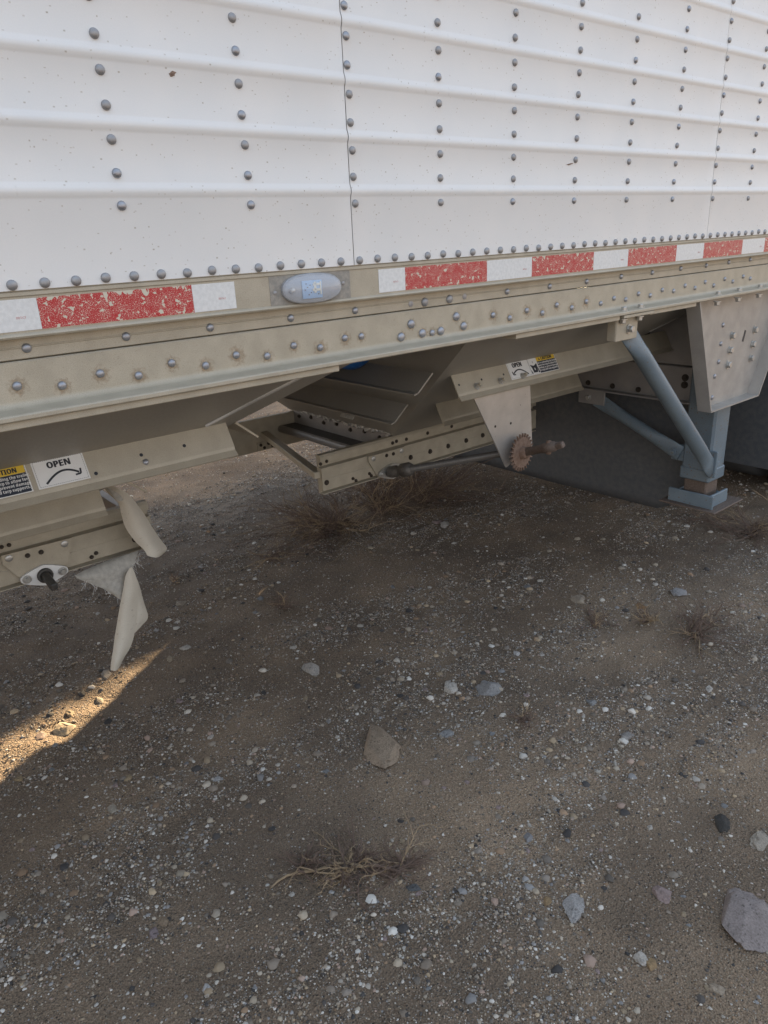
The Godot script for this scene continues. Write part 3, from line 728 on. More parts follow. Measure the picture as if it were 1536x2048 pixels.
func make_hoppers() -> void:
	hop_l = part("hopper", trailer); tag(hop_l, "grey sloping hopper with its slide rail end wrapped in torn sheet")
	hop_r = part("hopper", trailer); tag(hop_r, "grey sloping hopper with stiffener angles and rusty sprocket")
	make_hopper(hop_l, -1.45, 1.068, -0.55, 0.393)
	make_hopper(hop_r, 1.42, 2.80, 1.845, 2.42)
	# long stiffener angles on the near and far side sheets
	for a in [[hop_l, -0.289, -1.2, 0.818, 0], [hop_l, -0.555, -0.9, 0.562, 0], [hop_r, -0.289, 1.605, 2.845, 0], [hop_r, -0.555, 1.79, 2.62, 0], [hop_l, -0.289, -1.2, 0.818, 1], [hop_r, -0.289, 1.605, 2.845, 1]]:
		var st := start()
		var pr := angle_profile(a[1], side_y(a[1]))
		if a[4] == 1:
			for p in pr: p[0] = 2 * MID - p[0]
		bent_x(st, pr, 0.004 if a[4] == 0 else -0.004, a[2], a[3])
		obj("stiffener_angle", st, M.strip, a[0])
	# angles across the end sheets
	for a in [[1.47, 1.071, 0.0], [1.588, 0.922, 0.0]]:
		var zc: float = -0.87 + (a[1] - 0.69) / SL
		var st := start()
		var zn := zc + 0.0; var zf := 2 * MID - zc
		slab(st, [Vector3(a[0], a[1], zn), Vector3(a[0] - 0.06, a[1] - 0.05, zn), Vector3(a[0] - 0.06, a[1] - 0.05, zf), Vector3(a[0], a[1], zf)], Vector3(0.003, -0.004, 0))
		slab(st, [Vector3(a[0] - 0.061, a[1] - 0.0505, zn), Vector3(a[0] - 0.075, a[1] - 0.0535, zn), Vector3(a[0] - 0.075, a[1] - 0.0535, zf), Vector3(a[0] - 0.061, a[1] - 0.0505, zf)], Vector3(0.001, -0.004, 0))
		obj("stiffener_angle", st, M.hopper, hop_r)
	for a in [[0.852, 1.03], [0.636, 0.87]]:
		var zc: float = -0.87 + (a[1] - 0.69) / SL
		var st := start()
		var zf: float = 2 * MID - zc
		slab(st, [Vector3(a[0], a[1], zc), Vector3(a[0] + 0.06, a[1] - 0.05, zc), Vector3(a[0] + 0.06, a[1] - 0.05, zf), Vector3(a[0], a[1], zf)], Vector3(-0.003, -0.004, 0))
		obj("stiffener_angle", st, M.strip, hop_l)
	# weld bead along the corner of the left hopper, and silicone smears on the right one
	var st := smooth(start())
	tube(st, [Vector3(0.759, 1.043, -0.276), Vector3(0.835, 1.099, -0.182), Vector3(0.925, 1.1655, -0.07)], [0.006, 0.006, 0.006], 6); obj("weld_bead", st, M.weld, hop_l)
	st = smooth(start())
	tube(st, [Vector3(2.67, 1.056, -0.255), Vector3(2.735, 1.14, -0.115)], [0.006, 0.006], 6); obj("weld_bead", st, M.weld, hop_r)
	st = start()
	var r := RandomNumberGenerator.new(); r.seed = 9
	for k in 34:
		var z := lerpf(-0.98, -1.6, k / 33.0)
		box(st, Vector3(1.838 + r.randf_range(-0.004, 0.004), 0.7 + r.randf_range(-0.006, 0.006), z + 0.09), Vector3(r.randf_range(0.008, 0.02), r.randf_range(0.006, 0.016), 0.03), 0.002, Basis(Vector3.UP, r.randf_range(-0.5, 0.5)) * Basis(Vector3.RIGHT, r.randf_range(-0.6, 0.6)))
	obj("sealant_bead", st, M.weld, hop_r)
	st = start(); box(st, Vector3(1.535, 0.868, -0.735), Vector3(0.003, 0.055, 0.075), 0.0005, Basis(Vector3.BACK, -0.75)); obj("cloth_tag", st, M.cloth, hop_r)
	# door slide rails: near and far, of both hoppers
	for a in [[hop_l, -0.9, 0.80], [hop_r, 1.482, 2.75]]:
		st = start(); along_x(st, rail_profile(-0.87, 1.0), a[1], a[2]); obj("slide_rail", st, M.strip, a[0])
		st = start(); along_x(st, rail_profile(2 * MID + 0.87, -1.0), a[1], a[2]); obj("slide_rail", st, M.strip, a[0])
	# tie bar between the free ends of the right rails
	st = start()
	var n := on_z(634, 922, -0.885); var f := on_z(530, 890, -1.61)
	var d := (f - n).normalized(); var b := Basis(d.cross(Vector3.UP).normalized(), Vector3.UP, d).orthonormalized()
	box(st, (n + f) * 0.5, Vector3(0.035, 0.026, (f - n).length()), 0.002, b)
	obj("tie_bar", st, M.strip, hop_r)
	st = start(); box(st, f + Vector3(0.002, 0, 0.01), Vector3(0.1, 0.04, 0.006), 0.001); obj("tie_plate", st, M.strip, hop_r)
	for p in [[-0.03, 0.008], [-0.012, -0.008], [0.012, 0.008], [0.032, -0.006]]:
		put("bolt", hex_mesh(0.0055, 0.006), M.dark_bolt, hop_r, f + Vector3(p[0], p[1], 0.014))
	st = start(); box(st, Vector3(0.79, 0.6, MID), Vector3(0.03, 0.04, 0.7), 0.002); obj("tie_bar", st, M.grey_steel, hop_l)
	# slide gate with a rolled front lip
	st = smooth(start())
	tube(st, [Vector3(1.762, 0.618, -0.905), Vector3(1.762, 0.618, -1.6)], [0.017, 0.017], 14); obj("gate_lip", st, M.grey_steel, hop_r)
	st = start(); box(st, Vector3(2.08, 0.63, MID), Vector3(0.63, 0.006, 0.7), 0.001); obj("slide_gate", st, M.black_steel, hop_r)
	st = start(); box(st, Vector3(-0.1, 0.63, MID), Vector3(0.93, 0.006, 0.7), 0.001); obj("slide_gate", st, M.black_steel, hop_l)
	for k in 7:
		put("bolt", hex_mesh(0.007, 0.008), M.dark_bolt, hop_r, Vector3(1.84, 0.672 if k % 2 == 0 else 0.682, -0.95 - k * 0.1), facing(Vector3.LEFT))
	# bolts on the rails
	for p in [[653, 922.5, 5], [641, 928, 5], [785, 886, 5.5], [792.7, 882.4, 5.5], [812.5, 878.5, 5.5], [855, 866, 5.5], [903, 852.5, 5.5]]:
		put("bolt", hex_mesh(p[2] * 0.001, 0.006), M.dark_bolt, hop_r, on_z(p[0], p[1], -0.87))
	for p in [[653, 965, 8], [705.5, 957, 5], [711.5, 961, 5], [738.5, 947, 5], [742, 951, 5], [821, 914.7, 8], [860, 902.8, 8], [896, 892, 8], [932, 881, 8], [965, 870.5, 8]]:
		put("bolt", hex_mesh(p[2] * 0.001, 0.008), M.dark_bolt, hop_r, on_z(p[0], p[1], -0.867))
	for p in [[192, 1106, 5], [183, 1114, 5], [3, 1094, 4.5], [18, 1090, 4.5], [270, 1078, 8]]:
		put("bolt", hex_mesh(p[2] * 0.001, 0.007), M.dark_bolt, hop_l, on_z(p[0], p[1], -0.867))
	gear_plate(hop_l, [[2, 1112], [142, 1076], [143, 1090], [136, 1124], [118, 1140], [45, 1160], [6, 1130]], [[18, 1117], [129, 1088]], [[55, 1111], [82, 1104]], [54, 1159], [125, 1142], 0)
	gear_plate(hop_r, [[737, 914], [809.6, 893.4], [808.5, 915.5], [800, 943], [757, 955], [738, 924]], [[747, 917.6], [803, 901.7]], [[773, 911], [786.5, 907.5]], [764.5, 948], [808, 937], 1)
	# dark discs painted for the shade in bolt holes, and studs, on the long angles
	for p in [[282.5, 910], [368.5, 891.5], [192, 947]]:
		st = start(); var q := strip_pt(p[0], p[1]); lathe(st, q, Vector3(0, 0.49, 0.87), [[0.0042, -0.001], [0.0042, 0.0007], [0, 0.0007]], 10); obj("hole_shade_disc", st, M.ink, hop_l)
	put("rivet", dome(0.0072, 0.005), M.rivet, hop_l, strip_pt(291.5, 924), facing(Vector3(0, 0.49, 0.87)))
	for p in [[918, 770], [963, 759], [1007, 749]]:
		st = start(); var q := strip_pt(p[0], p[1]); lathe(st, q, Vector3(0, 0.49, 0.87), [[0.0036, -0.001], [0.0036, 0.0007], [0, 0.0007]], 10); obj("hole_shade_disc", st, M.ink, hop_r)
	for p in [[953, 773], [1001, 762], [1045, 752]]:
		var q := strip_pt(p[0], p[1])
		put("bolt", hex_mesh(0.0085, 0.012), M.zinc, hop_r, q, facing(Vector3(0.1, 0.49, 0.87)))
		st = start(); lathe(st, q, Vector3(0.1, 0.49, 0.87), [[0.0055, 0.0], [0.0055, 0.019], [0.0045, 0.02], [0, 0.02]], 10); obj("stud", st, M.sill, hop_r)
	make_decals()
	make_sprocket()
# point on the face of the upper long angle
func strip_pt(u: float, v: float) -> Vector3:
	var y0 := side_y(-0.289)
	var n := Vector3(0, 0.031, 0.055).normalized()
	var d := ray(u, v)
	var p0 := Vector3(0, y0, -0.289)
	return CAM + d * ((p0 - CAM).dot(n) / d.dot(n))
func gear_plate(h: Node3D, poly: Array, domes: Array, bolts: Array, lug1: Array, lug2: Array, kind: int) -> void:
	var st := start()
	var pts := []
	for p in poly: pts.append(on_z(p[0], p[1], -0.858))
	slab(st, pts, Vector3(0, 0, -0.008))
	obj("gear_plate", st, M.strip, h)
	for p in domes: put("rivet", dome(0.0105, 0.0035), M.zinc, h, on_z(p[0], p[1], -0.858))
	for p in bolts: put("bolt", hex_mesh(0.0055, 0.006), M.dark_bolt, h, on_z(p[0], p[1], -0.858))
	# two-bolt bearing flange
	var a := on_z(lug1[0], lug1[1], -0.848); var c := on_z(lug2[0], lug2[1], -0.848)
	var m := (a + c) * 0.5
	var ax := (c - a).normalized(); var ay := Vector3(-ax.y, ax.x, 0)
	var out := []
	for k in 40:
		var t := TAU * k / 40.0
		var x := cos(t); var y := sin(t)
		var rx := (c - a).length() * 0.5 + 0.017
		var prof := 0.017 + 0.016 * pow(maxf(0.0, 1.0 - absf(x) * 1.05), 0.9)
		out.append(m + ax * x * rx + ay * signf(y) * pow(absf(y), 0.6) * prof)
	st = start(); slab(st, out, Vector3(0, 0, -0.008)); obj("bearing_flange", st, M.label_white if kind == 0 else M.zinc, h)
	for p in [a, c]: put("bolt", hex_mesh(0.0095, 0.01), M.zinc, h, p + Vector3(0, 0, 0.0005))
	st = smooth(start()); lathe(st, m + Vector3(0, 0, -0.006), Vector3.BACK, [[0.023, 0.0], [0.023, 0.012], [0.02, 0.015], [0.013, 0.015], [0.013, 0.004], [0, 0.004]], 18); obj("bearing", st, M.black_steel, h)
	if kind == 0:
		st = start()
		box(st, m + Vector3(0.0, -0.004, 0.035), Vector3(0.021, 0.021, 0.085), 0.003, facing(Vector3(0.05, -0.25, 1)))
		obj("shaft_end", st, M.black_steel, h)
func make_decals() -> void:
	# stickers on the upper long angle; its face leans, so they are built flat and laid on it
	var n := Vector3(0, 0.031, 0.055).normalized()
	var bas := Basis(Vector3.RIGHT, n.cross(Vector3.RIGHT), n)
	for k in 2:
		var tl := strip_pt(59, 925) if k == 0 else strip_pt(1011, 727.5)
		var br := strip_pt(181, 956) if k == 0 else strip_pt(1064, 749)
		var w := br.x - tl.x
		w = 0.1085
		var hgt := 0.0625
		var c := (tl + br) * 0.5 + n * 0.0006
		c.x = tl.x + w * 0.5
		var d := part("open_sticker", trailer)
		tag(d, "white OPEN sticker with curved arrow pointing " + ("right" if k == 0 else "left"))
		var st := start(); box(st, c, Vector3(w, hgt, 0.0008), 0.0002, bas); obj("backing", st, M.label_white, d)
		var f := func(x: float, y: float) -> Vector3: return c + bas * Vector3(x, y, 0.0006)
		word("OPEN", f.call(0.0 if k == 0 else -0.006, 0.0155), 0.0135 if k == 0 else 0.0155, bas, M.ink, d, true, 1.0 if k == 0 else 0.85, "lettering")
		# arrow: arc band and barbed head
		st = start()
		var s := 1.0 if k == 0 else -1.0
		var pts := []
		for i in 15:
			var t := i / 14.0
			pts.append(Vector2(lerpf(-0.036, 0.035, t) * s, -0.0262 + 0.0245 * sin(PI * (0.04 + 0.78 * t)) + 0.001 * t))
		for i in 14:
			var dv: Vector2 = (pts[i + 1] - pts[i]).normalized().orthogonal() * 0.0022
			var a: Vector2 = pts[i]; var b: Vector2 = pts[i + 1]
			slab(st, [f.call(a.x + dv.x, a.y + dv.y), f.call(b.x + dv.x, b.y + dv.y), f.call(b.x - dv.x, b.y - dv.y), f.call(a.x - dv.x, a.y - dv.y)], n * 0.0003)
		var tip: Vector2 = pts[14] + Vector2(0.003 * s, -0.0035)
		for leg in [Vector2(0.0015 * s, 0.0115), Vector2(-0.0115 * s, -0.001)]:
			var e: Vector2 = tip + leg
			var dv := (e - tip).normalized().orthogonal() * 0.0019
			slab(st, [f.call(tip.x + dv.x, tip.y + dv.y), f.call(e.x + dv.x, e.y + dv.y), f.call(e.x - dv.x, e.y - dv.y), f.call(tip.x - dv.x, tip.y - dv.y)], n * 0.0003)
		obj("arrow", st, M.ink, d)
		dashes(d, c, bas, w, hgt, 0.0035)
		# warning sticker next to it
		var cw := 0.148
		var cc := c + Vector3(-(w + cw) * 0.5 - 0.011, 0, 0) if k == 0 else c + Vector3((w + cw) * 0.5 - 0.004, 0, 0) + n * 0.0002
		var q := part("caution_sticker", trailer)
		tag(q, "yellow and navy CAUTION sticker about opening the tarp")
		st = start(); box(st, cc, Vector3(cw, hgt, 0.0008), 0.0002, bas); obj("backing", st, M.label_white, q)
		var g := func(x: float, y: float) -> Vector3: return cc + bas * Vector3(x, y, 0.0006)
		var x0 := -cw * 0.5 + 0.047
		var wid := cw * 0.5 - 0.003 - x0
		st = start(); box(st, g.call(x0 + wid * 0.5, 0.0205), Vector3(wid, 0.0155, 0.0003), 0.0001, bas); obj("header", st, M.yellow, q)
		st = start(); box(st, g.call(x0 + wid * 0.5, -0.0085), Vector3(wid, 0.042, 0.0003), 0.0001, bas); obj("text_field", st, M.ink_navy, q)
		word("⚠CAUTION" if false else "CAUTION", g.call(x0 + wid * 0.55, 0.0205), 0.0105, bas, M.ink, q, true, 0.9, "lettering")
		st = start(); slab(st, [g.call(x0 + 0.011, 0.0158) + n * 0.0004, g.call(x0 + 0.0195, 0.0158) + n * 0.0004, g.call(x0 + 0.0153, 0.0246) + n * 0.0004], n * -0.0003); obj("warning_triangle", st, M.ink, q)
		var lines := ["Prior to unloading the trailer,", "open the tarp to allow for", "venting, to prevent damage", "to tarp and tarp supports."]
		for i in 4:
			word(lines[i], g.call(x0 + wid * 0.5, 0.0062 - i * 0.0088), 0.0062, bas, M.label_white, q, true, 0.92, "lettering")
		# picture of a tarp sagging over a trailer
		st = start()
		slab(st, [g.call(-0.068, 0.006), g.call(-0.05, 0.0), g.call(-0.033, 0.008), g.call(-0.035, -0.012), g.call(-0.04, -0.024), g.call(-0.06, -0.024), g.call(-0.062, -0.006)], n * 0.0003)
		slab(st, [g.call(-0.07, -0.012), g.call(-0.064, -0.026), g.call(-0.07, -0.026)], n * 0.0003)
		slab(st, [g.call(-0.032, -0.004), g.call(-0.029, -0.026), g.call(-0.037, -0.026)], n * 0.0003)
		slab(st, [g.call(-0.0515, 0.016), g.call(-0.0485, 0.016), g.call(-0.05, 0.009)], n * 0.0003)
		obj("pictogram", st, M.ink, q)
		st = start()
		slab(st, [g.call(-0.051, -0.006), g.call(-0.047, -0.009), g.call(-0.047, -0.016), g.call(-0.052, -0.015)], n * 0.0005)
		obj("pictogram_highlight", st, M.label_white, q)
		dashes(q, cc, bas, cw, hgt, 0.0025)
func dashes(d: Node3D, c: Vector3, bas: Basis, w: float, h: float, inset: float) -> void:
	var st := start()
	var n := 26
	for i in n:
		for s in [-1, 1]:
			box(st, c + bas * Vector3(lerpf(-w * 0.5 + inset, w * 0.5 - inset, (i + 0.5) / n), s * (h * 0.5 - inset), 0.0006), Vector3((w / n) * 0.62, 0.0006, 0.0003), 0.0, bas)
	for i in 13:
		for s in [-1, 1]:
			box(st, c + bas * Vector3(s * (w * 0.5 - inset), lerpf(-h * 0.5 + inset, h * 0.5 - inset, (i + 0.5) / 13), 0.0006), Vector3(0.0006, (h / 13) * 0.62, 0.0003), 0.0, bas)
	obj("dashed_border", st, M.ink, d)
func word(text: String, at: Vector3, cap: float, bas: Basis, m: Material, parent: Node3D, bold: bool, squeeze: float, called: String) -> void:
	var tm := TextMesh.new(); tm.text = text; tm.font = font(bold); tm.font_size = 48; tm.depth = 0.0004
	tm.pixel_size = cap / 0.72 / 48.0
	tm.curve_step = 2.0
	var shifts := [-0.045, 0.0, 0.045] if bold and cap > 0.01 else [0.0]
	for i in shifts.size():
		put(called, tm, m, parent, at + bas.z * (0.0002 + 0.00005 * i) + bas.x * shifts[i] * cap + bas.y * (0.0 if i == 1 else 0.02 * cap), bas * Basis.from_scale(Vector3(squeeze, 1, 1)))
func make_sprocket() -> void:
	# bright support plate hanging from the long angle
	var st := start()
	var zf := -0.262
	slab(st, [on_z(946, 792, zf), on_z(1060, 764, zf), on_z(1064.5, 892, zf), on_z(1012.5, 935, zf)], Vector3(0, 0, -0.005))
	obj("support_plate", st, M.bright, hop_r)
	for p in [[990.5, 853], [1021.5, 846.5], [1041, 810]]:
		st = start(); lathe(st, on_z(p[0], p[1], zf), Vector3.BACK, [[0.0045 if p[1] > 820 else 0.0015, -0.001], [0.0045 if p[1] > 820 else 0.0015, 0.0006], [0, 0.0006]], 10); obj("hole_shade_disc", st, M.dark_bolt, hop_r)  # dark discs on the plate, painted as the shade inside holes
	var c := on_z(1045, 905, -0.225)
	var ax := Vector3(0.08, 0.03, 1).normalized()
	var b := facing(ax)
	st = start()
	var pts := []
	var N := 26
	for k in N:
		var a := TAU * k / N
		for q in [[-0.5, 0.0520], [-0.16, 0.0530], [0.0, 0.0655], [0.12, 0.066], [0.24, 0.0540]]:
			var ang: float = a + q[0] * TAU / N
			pts.append(c + b * Vector3(cos(ang) * q[1], sin(ang) * q[1], 0))
	slab(st, pts, -ax * 0.007)
	obj("sprocket", st, M.rust, hop_r)
	st = smooth(start()); lathe(st, c, ax, [[0.021, 0.0], [0.02, 0.018], [0.017, 0.022], [0.0, 0.022]], 16); obj("sprocket_hub", st, M.rust, hop_r)
	# shaft end with cross pin and crank socket
	var e := on_z(1127, 889, -0.06)
	var d := (e - c).normalized()
	var L := (e - c).length()
	st = smooth(start()); lathe(st, c, d, [[0.0145, 0.0], [0.0145, L * 0.52], [0.0175, L * 0.53], [0.0175, L * 0.78], [0.0145, L * 0.79], [0.014, L * 0.84], [0, L * 0.84]], 14); obj("crank_shaft", st, M.dull_rust, hop_r)
	st = smooth(start()); lathe(st, c + d * L * 0.65 + Vector3(0, 0.022, 0), Vector3.DOWN, [[0, -0.001], [0.009, 0.0], [0.009, 0.044], [0, 0.045]], 10); obj("cross_pin", st, M.rust, hop_r)
	st = start(); box(st, c + d * L * 0.92, Vector3(0.02, 0.02, L * 0.16), 0.003, facing(d, 0.3)); obj("square_end", st, M.dull_rust, hop_r)
	# drive rod back to the gear on the rail, with universal joint
	var a := on_z(783, 944, -0.835); var z := c - ax * 0.03
	st = smooth(start()); tube(st, [a.lerp(z, 0.1), a.lerp(z, 0.98)], [0.013, 0.013], 12); obj("drive_rod", st, M.dull_steel, hop_r)
	st = smooth(start()); lathe(st, a, (z - a), [[0, -0.02], [0.02, -0.015], [0.024, 0.0], [0.024, 0.03], [0.019, 0.04], [0.019, 0.06], [0.028, 0.065], [0.028, 0.1], [0.02, 0.115], [0.0, 0.115]], 14); obj("universal_joint", st, M.dull_steel, hop_r)
	st = smooth(start()); lathe(st, z - (z - a).normalized() * 0.055, (z - a), [[0, 0], [0.022, 0.002], [0.024, 0.02], [0.02, 0.035], [0, 0.036]], 14); obj("shaft_collar", st, M.zinc, hop_r)

# ---------------------------------------------------------------- landing gear, flap and nose
func make_landing() -> void:
	gear = part("landing_gear", trailer); tag(gear, "blue-grey landing gear leg, raised, with two tube braces")
	# tray-shaped mounting plate, flanges turned out
	var st := start()
	var zp := -0.028; var zo := 0.02
	var tl := Vector3(2.515, 1.1895, zp); var bl := Vector3(2.69, 0.764, zp); var br := Vector3(3.085, 0.764, zp); var tr := Vector3(3.3, 1.1895, zp)
	slab(st, [tl, tr, br, bl], Vector3(0, 0, -0.006)); var plate := obj("mounting_plate", st, M.tray, gear)
	for e in [[tl, bl], [bl, br], [br, tr]]:
		st = start()
		var dd: Vector3 = ((e[1] as Vector3) - (e[0] as Vector3)).normalized()
		slab(st, [e[0], e[1], e[1] + Vector3(0, 0, zo - zp), e[0] + Vector3(0, 0, zo - zp)], Vector3(-dd.y, dd.x, 0) * 0.006)
		obj("plate_flange", st, M.tray, gear)
	for p in [[1446, 650], [1441.5, 687.5], [1437, 723.6], [1429, 752.7], [1424, 795]]:
		put("rivet", dome(0.0095, 0.006), M.rivet, gear, on_z(p[0], p[1], zp))
	for p in [[1464, 670.7], [1459.6, 700], [1455.7, 729], [1509, 659], [1505, 688], [1501, 716]]:
		put("bolt", hex_mesh(0.0125, 0.013), M.zinc, gear, on_z(p[0], p[1], zp), Basis(Vector3.BACK, rng.randf()))
	st = start()
	var sc := on_z(1488, 671.7, zp)
	box(st, sc, Vector3(0.014, 0.045, 0.002), 0.0008, Basis(Vector3.BACK, -0.3)); obj("slot_shade", st, M.ink, gear)  # black plate laid on, painted as the shade inside a slot
	st = start(); box(st, Vector3(3.56, 0.985, 2 * MID + 0.12), Vector3(0.83, 0.4, 0.22), 0.01); obj("added_shade_box", st, M.tray, trailer)  # unseen box added under the far rail to stop stray sun
	# legs, near (in view) and far
	for side in 2:
		var z0 := -0.036 if side == 0 else 2 * MID + 0.036
		var s := -1.0 if side == 0 else 1.0
		var zc := z0 + s * 0.0625
		st = start(); box(st, Vector3(2.912, 0.79, zc), Vector3(0.125, 0.72, 0.125), 0.009); obj("leg_tube", st, M.blue_paint, gear)
		st = start(); box(st, Vector3(2.912, 0.455, zc), Vector3(0.132, 0.055, 0.132), 0.006); obj("leg_collar", st, M.blue_paint, gear)
		st = start(); box(st, Vector3(2.912, 0.385, zc), Vector3(0.1, 0.12, 0.1), 0.006); obj("inner_leg", st, M.dull_rust, gear)
		# foot: pan with raised lips on a wider sole
		st = start()
		box(st, Vector3(2.93, 0.318, zc), Vector3(0.25, 0.008, 0.25), 0.002)
		obj("foot_sole", st, M.dull_rust, gear)
		st = start()
		box(st, Vector3(2.838, 0.35, zc), Vector3(0.012, 0.058, 0.2), 0.003)
		box(st, Vector3(2.912, 0.35, zc - s * 0.082), Vector3(0.14, 0.056, 0.012), 0.003)
		box(st, Vector3(2.912, 0.345, zc + s * 0.082), Vector3(0.14, 0.036, 0.012), 0.003)
		box(st, Vector3(2.985, 0.34, zc), Vector3(0.012, 0.03, 0.17), 0.003)
		obj("foot_pan", st, M.blue_paint, gear)
	put("bolt", hex_mesh(0.009, 0.012), M.zinc, gear, Vector3(2.86, 0.462, -0.032))
	# bracket under the flange and the long brace down to the leg
	st = start()
	box(st, Vector3(2.109, 1.147, -0.004), Vector3(0.118, 0.082, 0.008), 0.002)
	box(st, Vector3(2.052, 1.147, -0.018), Vector3(0.006, 0.08, 0.03), 0.001)
	box(st, Vector3(2.13, 1.1845, 0.008), Vector3(0.17, 0.009, 0.04), 0.001)
	obj("brace_bracket", st, M.sill, gear)
	put("bolt", hex_mesh(0.0115, 0.016), M.zinc, gear, Vector3(2.118, 1.14, 0.001))
	st = smooth(start())
	brace_tube(st, Vector3(2.125, 1.145, -0.022), Vector3(2.84, 0.49, -0.02), 0.029)
	obj("brace", st, M.blue_paint, gear)
	st = start(); box(st, Vector3(2.845, 0.515, -0.026), Vector3(0.012, 0.11, 0.04), 0.003); box(st, Vector3(2.86, 0.515, -0.028), Vector3(0.03, 0.1, 0.012), 0.003); obj("leg_lug", st, M.blue_paint, gear)
	put("bolt", hex_mesh(0.012, 0.014), M.blue_paint, gear, Vector3(2.862, 0.515, -0.022))
	# channel across the trailer between the legs
	st = start()
	box(st, Vector3(2.868, 0.82, MID), Vector3(0.008, 0.145, 2.2), 0.002)
	box(st, Vector3(2.9, 0.89, MID), Vector3(0.06, 0.008, 2.2), 0.002)
	box(st, Vector3(2.855, 0.752, MID), Vector3(0.05, 0.008, 2.2), 0.002)
	obj("cross_channel", st, M.grey_steel, gear)
	for k in 4: put("bolt", hex_mesh(0.009, 0.009), M.dark_bolt, gear, Vector3(2.863, 0.775, -0.27 - k * 0.13), facing(Vector3.LEFT))
	for k in 2: put("bolt", hex_mesh(0.011, 0.009), M.dark_bolt, gear, Vector3(2.863, 0.85 - 0.03 * k, -0.19 - k * 0.0), facing(Vector3.LEFT))
	# second brace, from under the channel to the inner face of the leg
	st = start(); box(st, Vector3(2.84, 0.72, -0.62), Vector3(0.008, 0.07, 0.14), 0.002); box(st, Vector3(2.86, 0.747, -0.62), Vector3(0.05, 0.006, 0.14), 0.001); obj("brace_bracket", st, M.grey_steel, gear)
	put("bolt", hex_mesh(0.011, 0.012), M.zinc, gear, Vector3(2.836, 0.715, -0.635), facing(Vector3.LEFT))
	for k in 2: put("bolt", hex_mesh(0.008, 0.01), M.zinc, gear, Vector3(2.85, 0.743, -0.67 + k * 0.1), facing(Vector3.DOWN))
	st = smooth(start()); brace_tube(st, Vector3(2.845, 0.71, -0.6), Vector3(2.85, 0.53, -0.17), 0.026); obj("brace", st, M.blue_paint, gear)
	st = start(); box(st, Vector3(2.862, 0.532, -0.175), Vector3(0.01, 0.07, 0.08), 0.003); obj("leg_lug", st, M.blue_paint, gear)
	put("bolt", hex_mesh(0.012, 0.012), M.blue_paint, gear, Vector3(2.836, 0.535, -0.195), facing(Vector3.LEFT))
	# full-width black splash flap behind the channel
	st = smooth(start())
	var N := 44
	var hz := FastNoiseLite.new(); hz.seed = 8; hz.frequency = 1.1
	var rows := 14
	var g := []
	for i in N + 1:
		var t := i / float(N)
		var z := lerpf(-0.185, -2.315, t)
		# rounded lower corners, belly a little lower towards the near side
		var e := minf(t, 1.0 - t) * 2.13
		var low := 0.20 + 0.16 * pow(maxf(0.0, 1.0 - e / 0.17), 2.2)
		var line := []
		for j in rows + 1:
			var v := j / float(rows)
			var y := lerpf(0.9, low, v)
			line.append(Vector3(2.955 + hz.get_noise_2d(z, y) * 0.035 * v + 0.03 * v * v, y, z))
		g.append(line)
	for i in N:
		for j in rows:
			quad(st, g[i][j], g[i][j + 1], g[i + 1][j + 1], g[i + 1][j])
			quad(st, g[i][j] + Vector3(0.008, 0, 0), g[i + 1][j] + Vector3(0.008, 0, 0), g[i + 1][j + 1] + Vector3(0.008, 0, 0), g[i][j + 1] + Vector3(0.008, 0, 0))
		quad(st, g[i][rows], g[i][rows] + Vector3(0.008, 0, 0), g[i + 1][rows] + Vector3(0.008, 0, 0), g[i + 1][rows])
	for j in rows:
		for i in [0, N]: quad(st, g[i][j], g[i][j + 1], g[i][j + 1] + Vector3(0.008, 0, 0), g[i][j] + Vector3(0.008, 0, 0))
	var fl := obj("splash_flap", st, M.rubber, trailer); tag(fl, "wide black rubber splash flap behind the landing gear")
	# nose of the trailer above the landing gear: deck and cross members
	st = start(); box(st, Vector3(4.2, 1.3, MID), Vector3(2.7, 0.02, 2.42), 0.002); obj("nose_deck", st, M.hopper, trailer)
	for k in 5:
		st = start()
		box(st, Vector3(3.1 + k * 0.5, 1.22, MID), Vector3(0.05, 0.14, 2.38), 0.003); obj("cross_member", st, M.hopper, trailer)
	for z in [-0.75, -1.75]:
		st = start(); box(st, Vector3(3.9, 1.08, z), Vector3(2.2, 0.14, 0.08), 0.004); obj("frame_beam", st, M.hopper, trailer)
	st = start(); slab(st, [Vector3(2.868, 0.9, -0.16), Vector3(2.868, 1.18, -0.16), Vector3(2.868, 1.18, -0.3), Vector3(2.868, 0.9, -0.42)], Vector3(0.006, 0, 0)); obj("gusset", st, M.grey_steel, trailer)
	st = smooth(start())
	var tc := on_z(712, 683, -0.52)
	lathe(st, tc, Vector3(0, 0, -1), [[0, -0.035], [0.04, -0.03], [0.075, -0.012], [0.09, 0.015], [0.09, 0.9], [0.07, 0.93], [0, 0.95]], 24)
	var tk := obj("air_tank", st, M.tank, trailer); tag(tk, "blue air tank hung between the two hoppers")
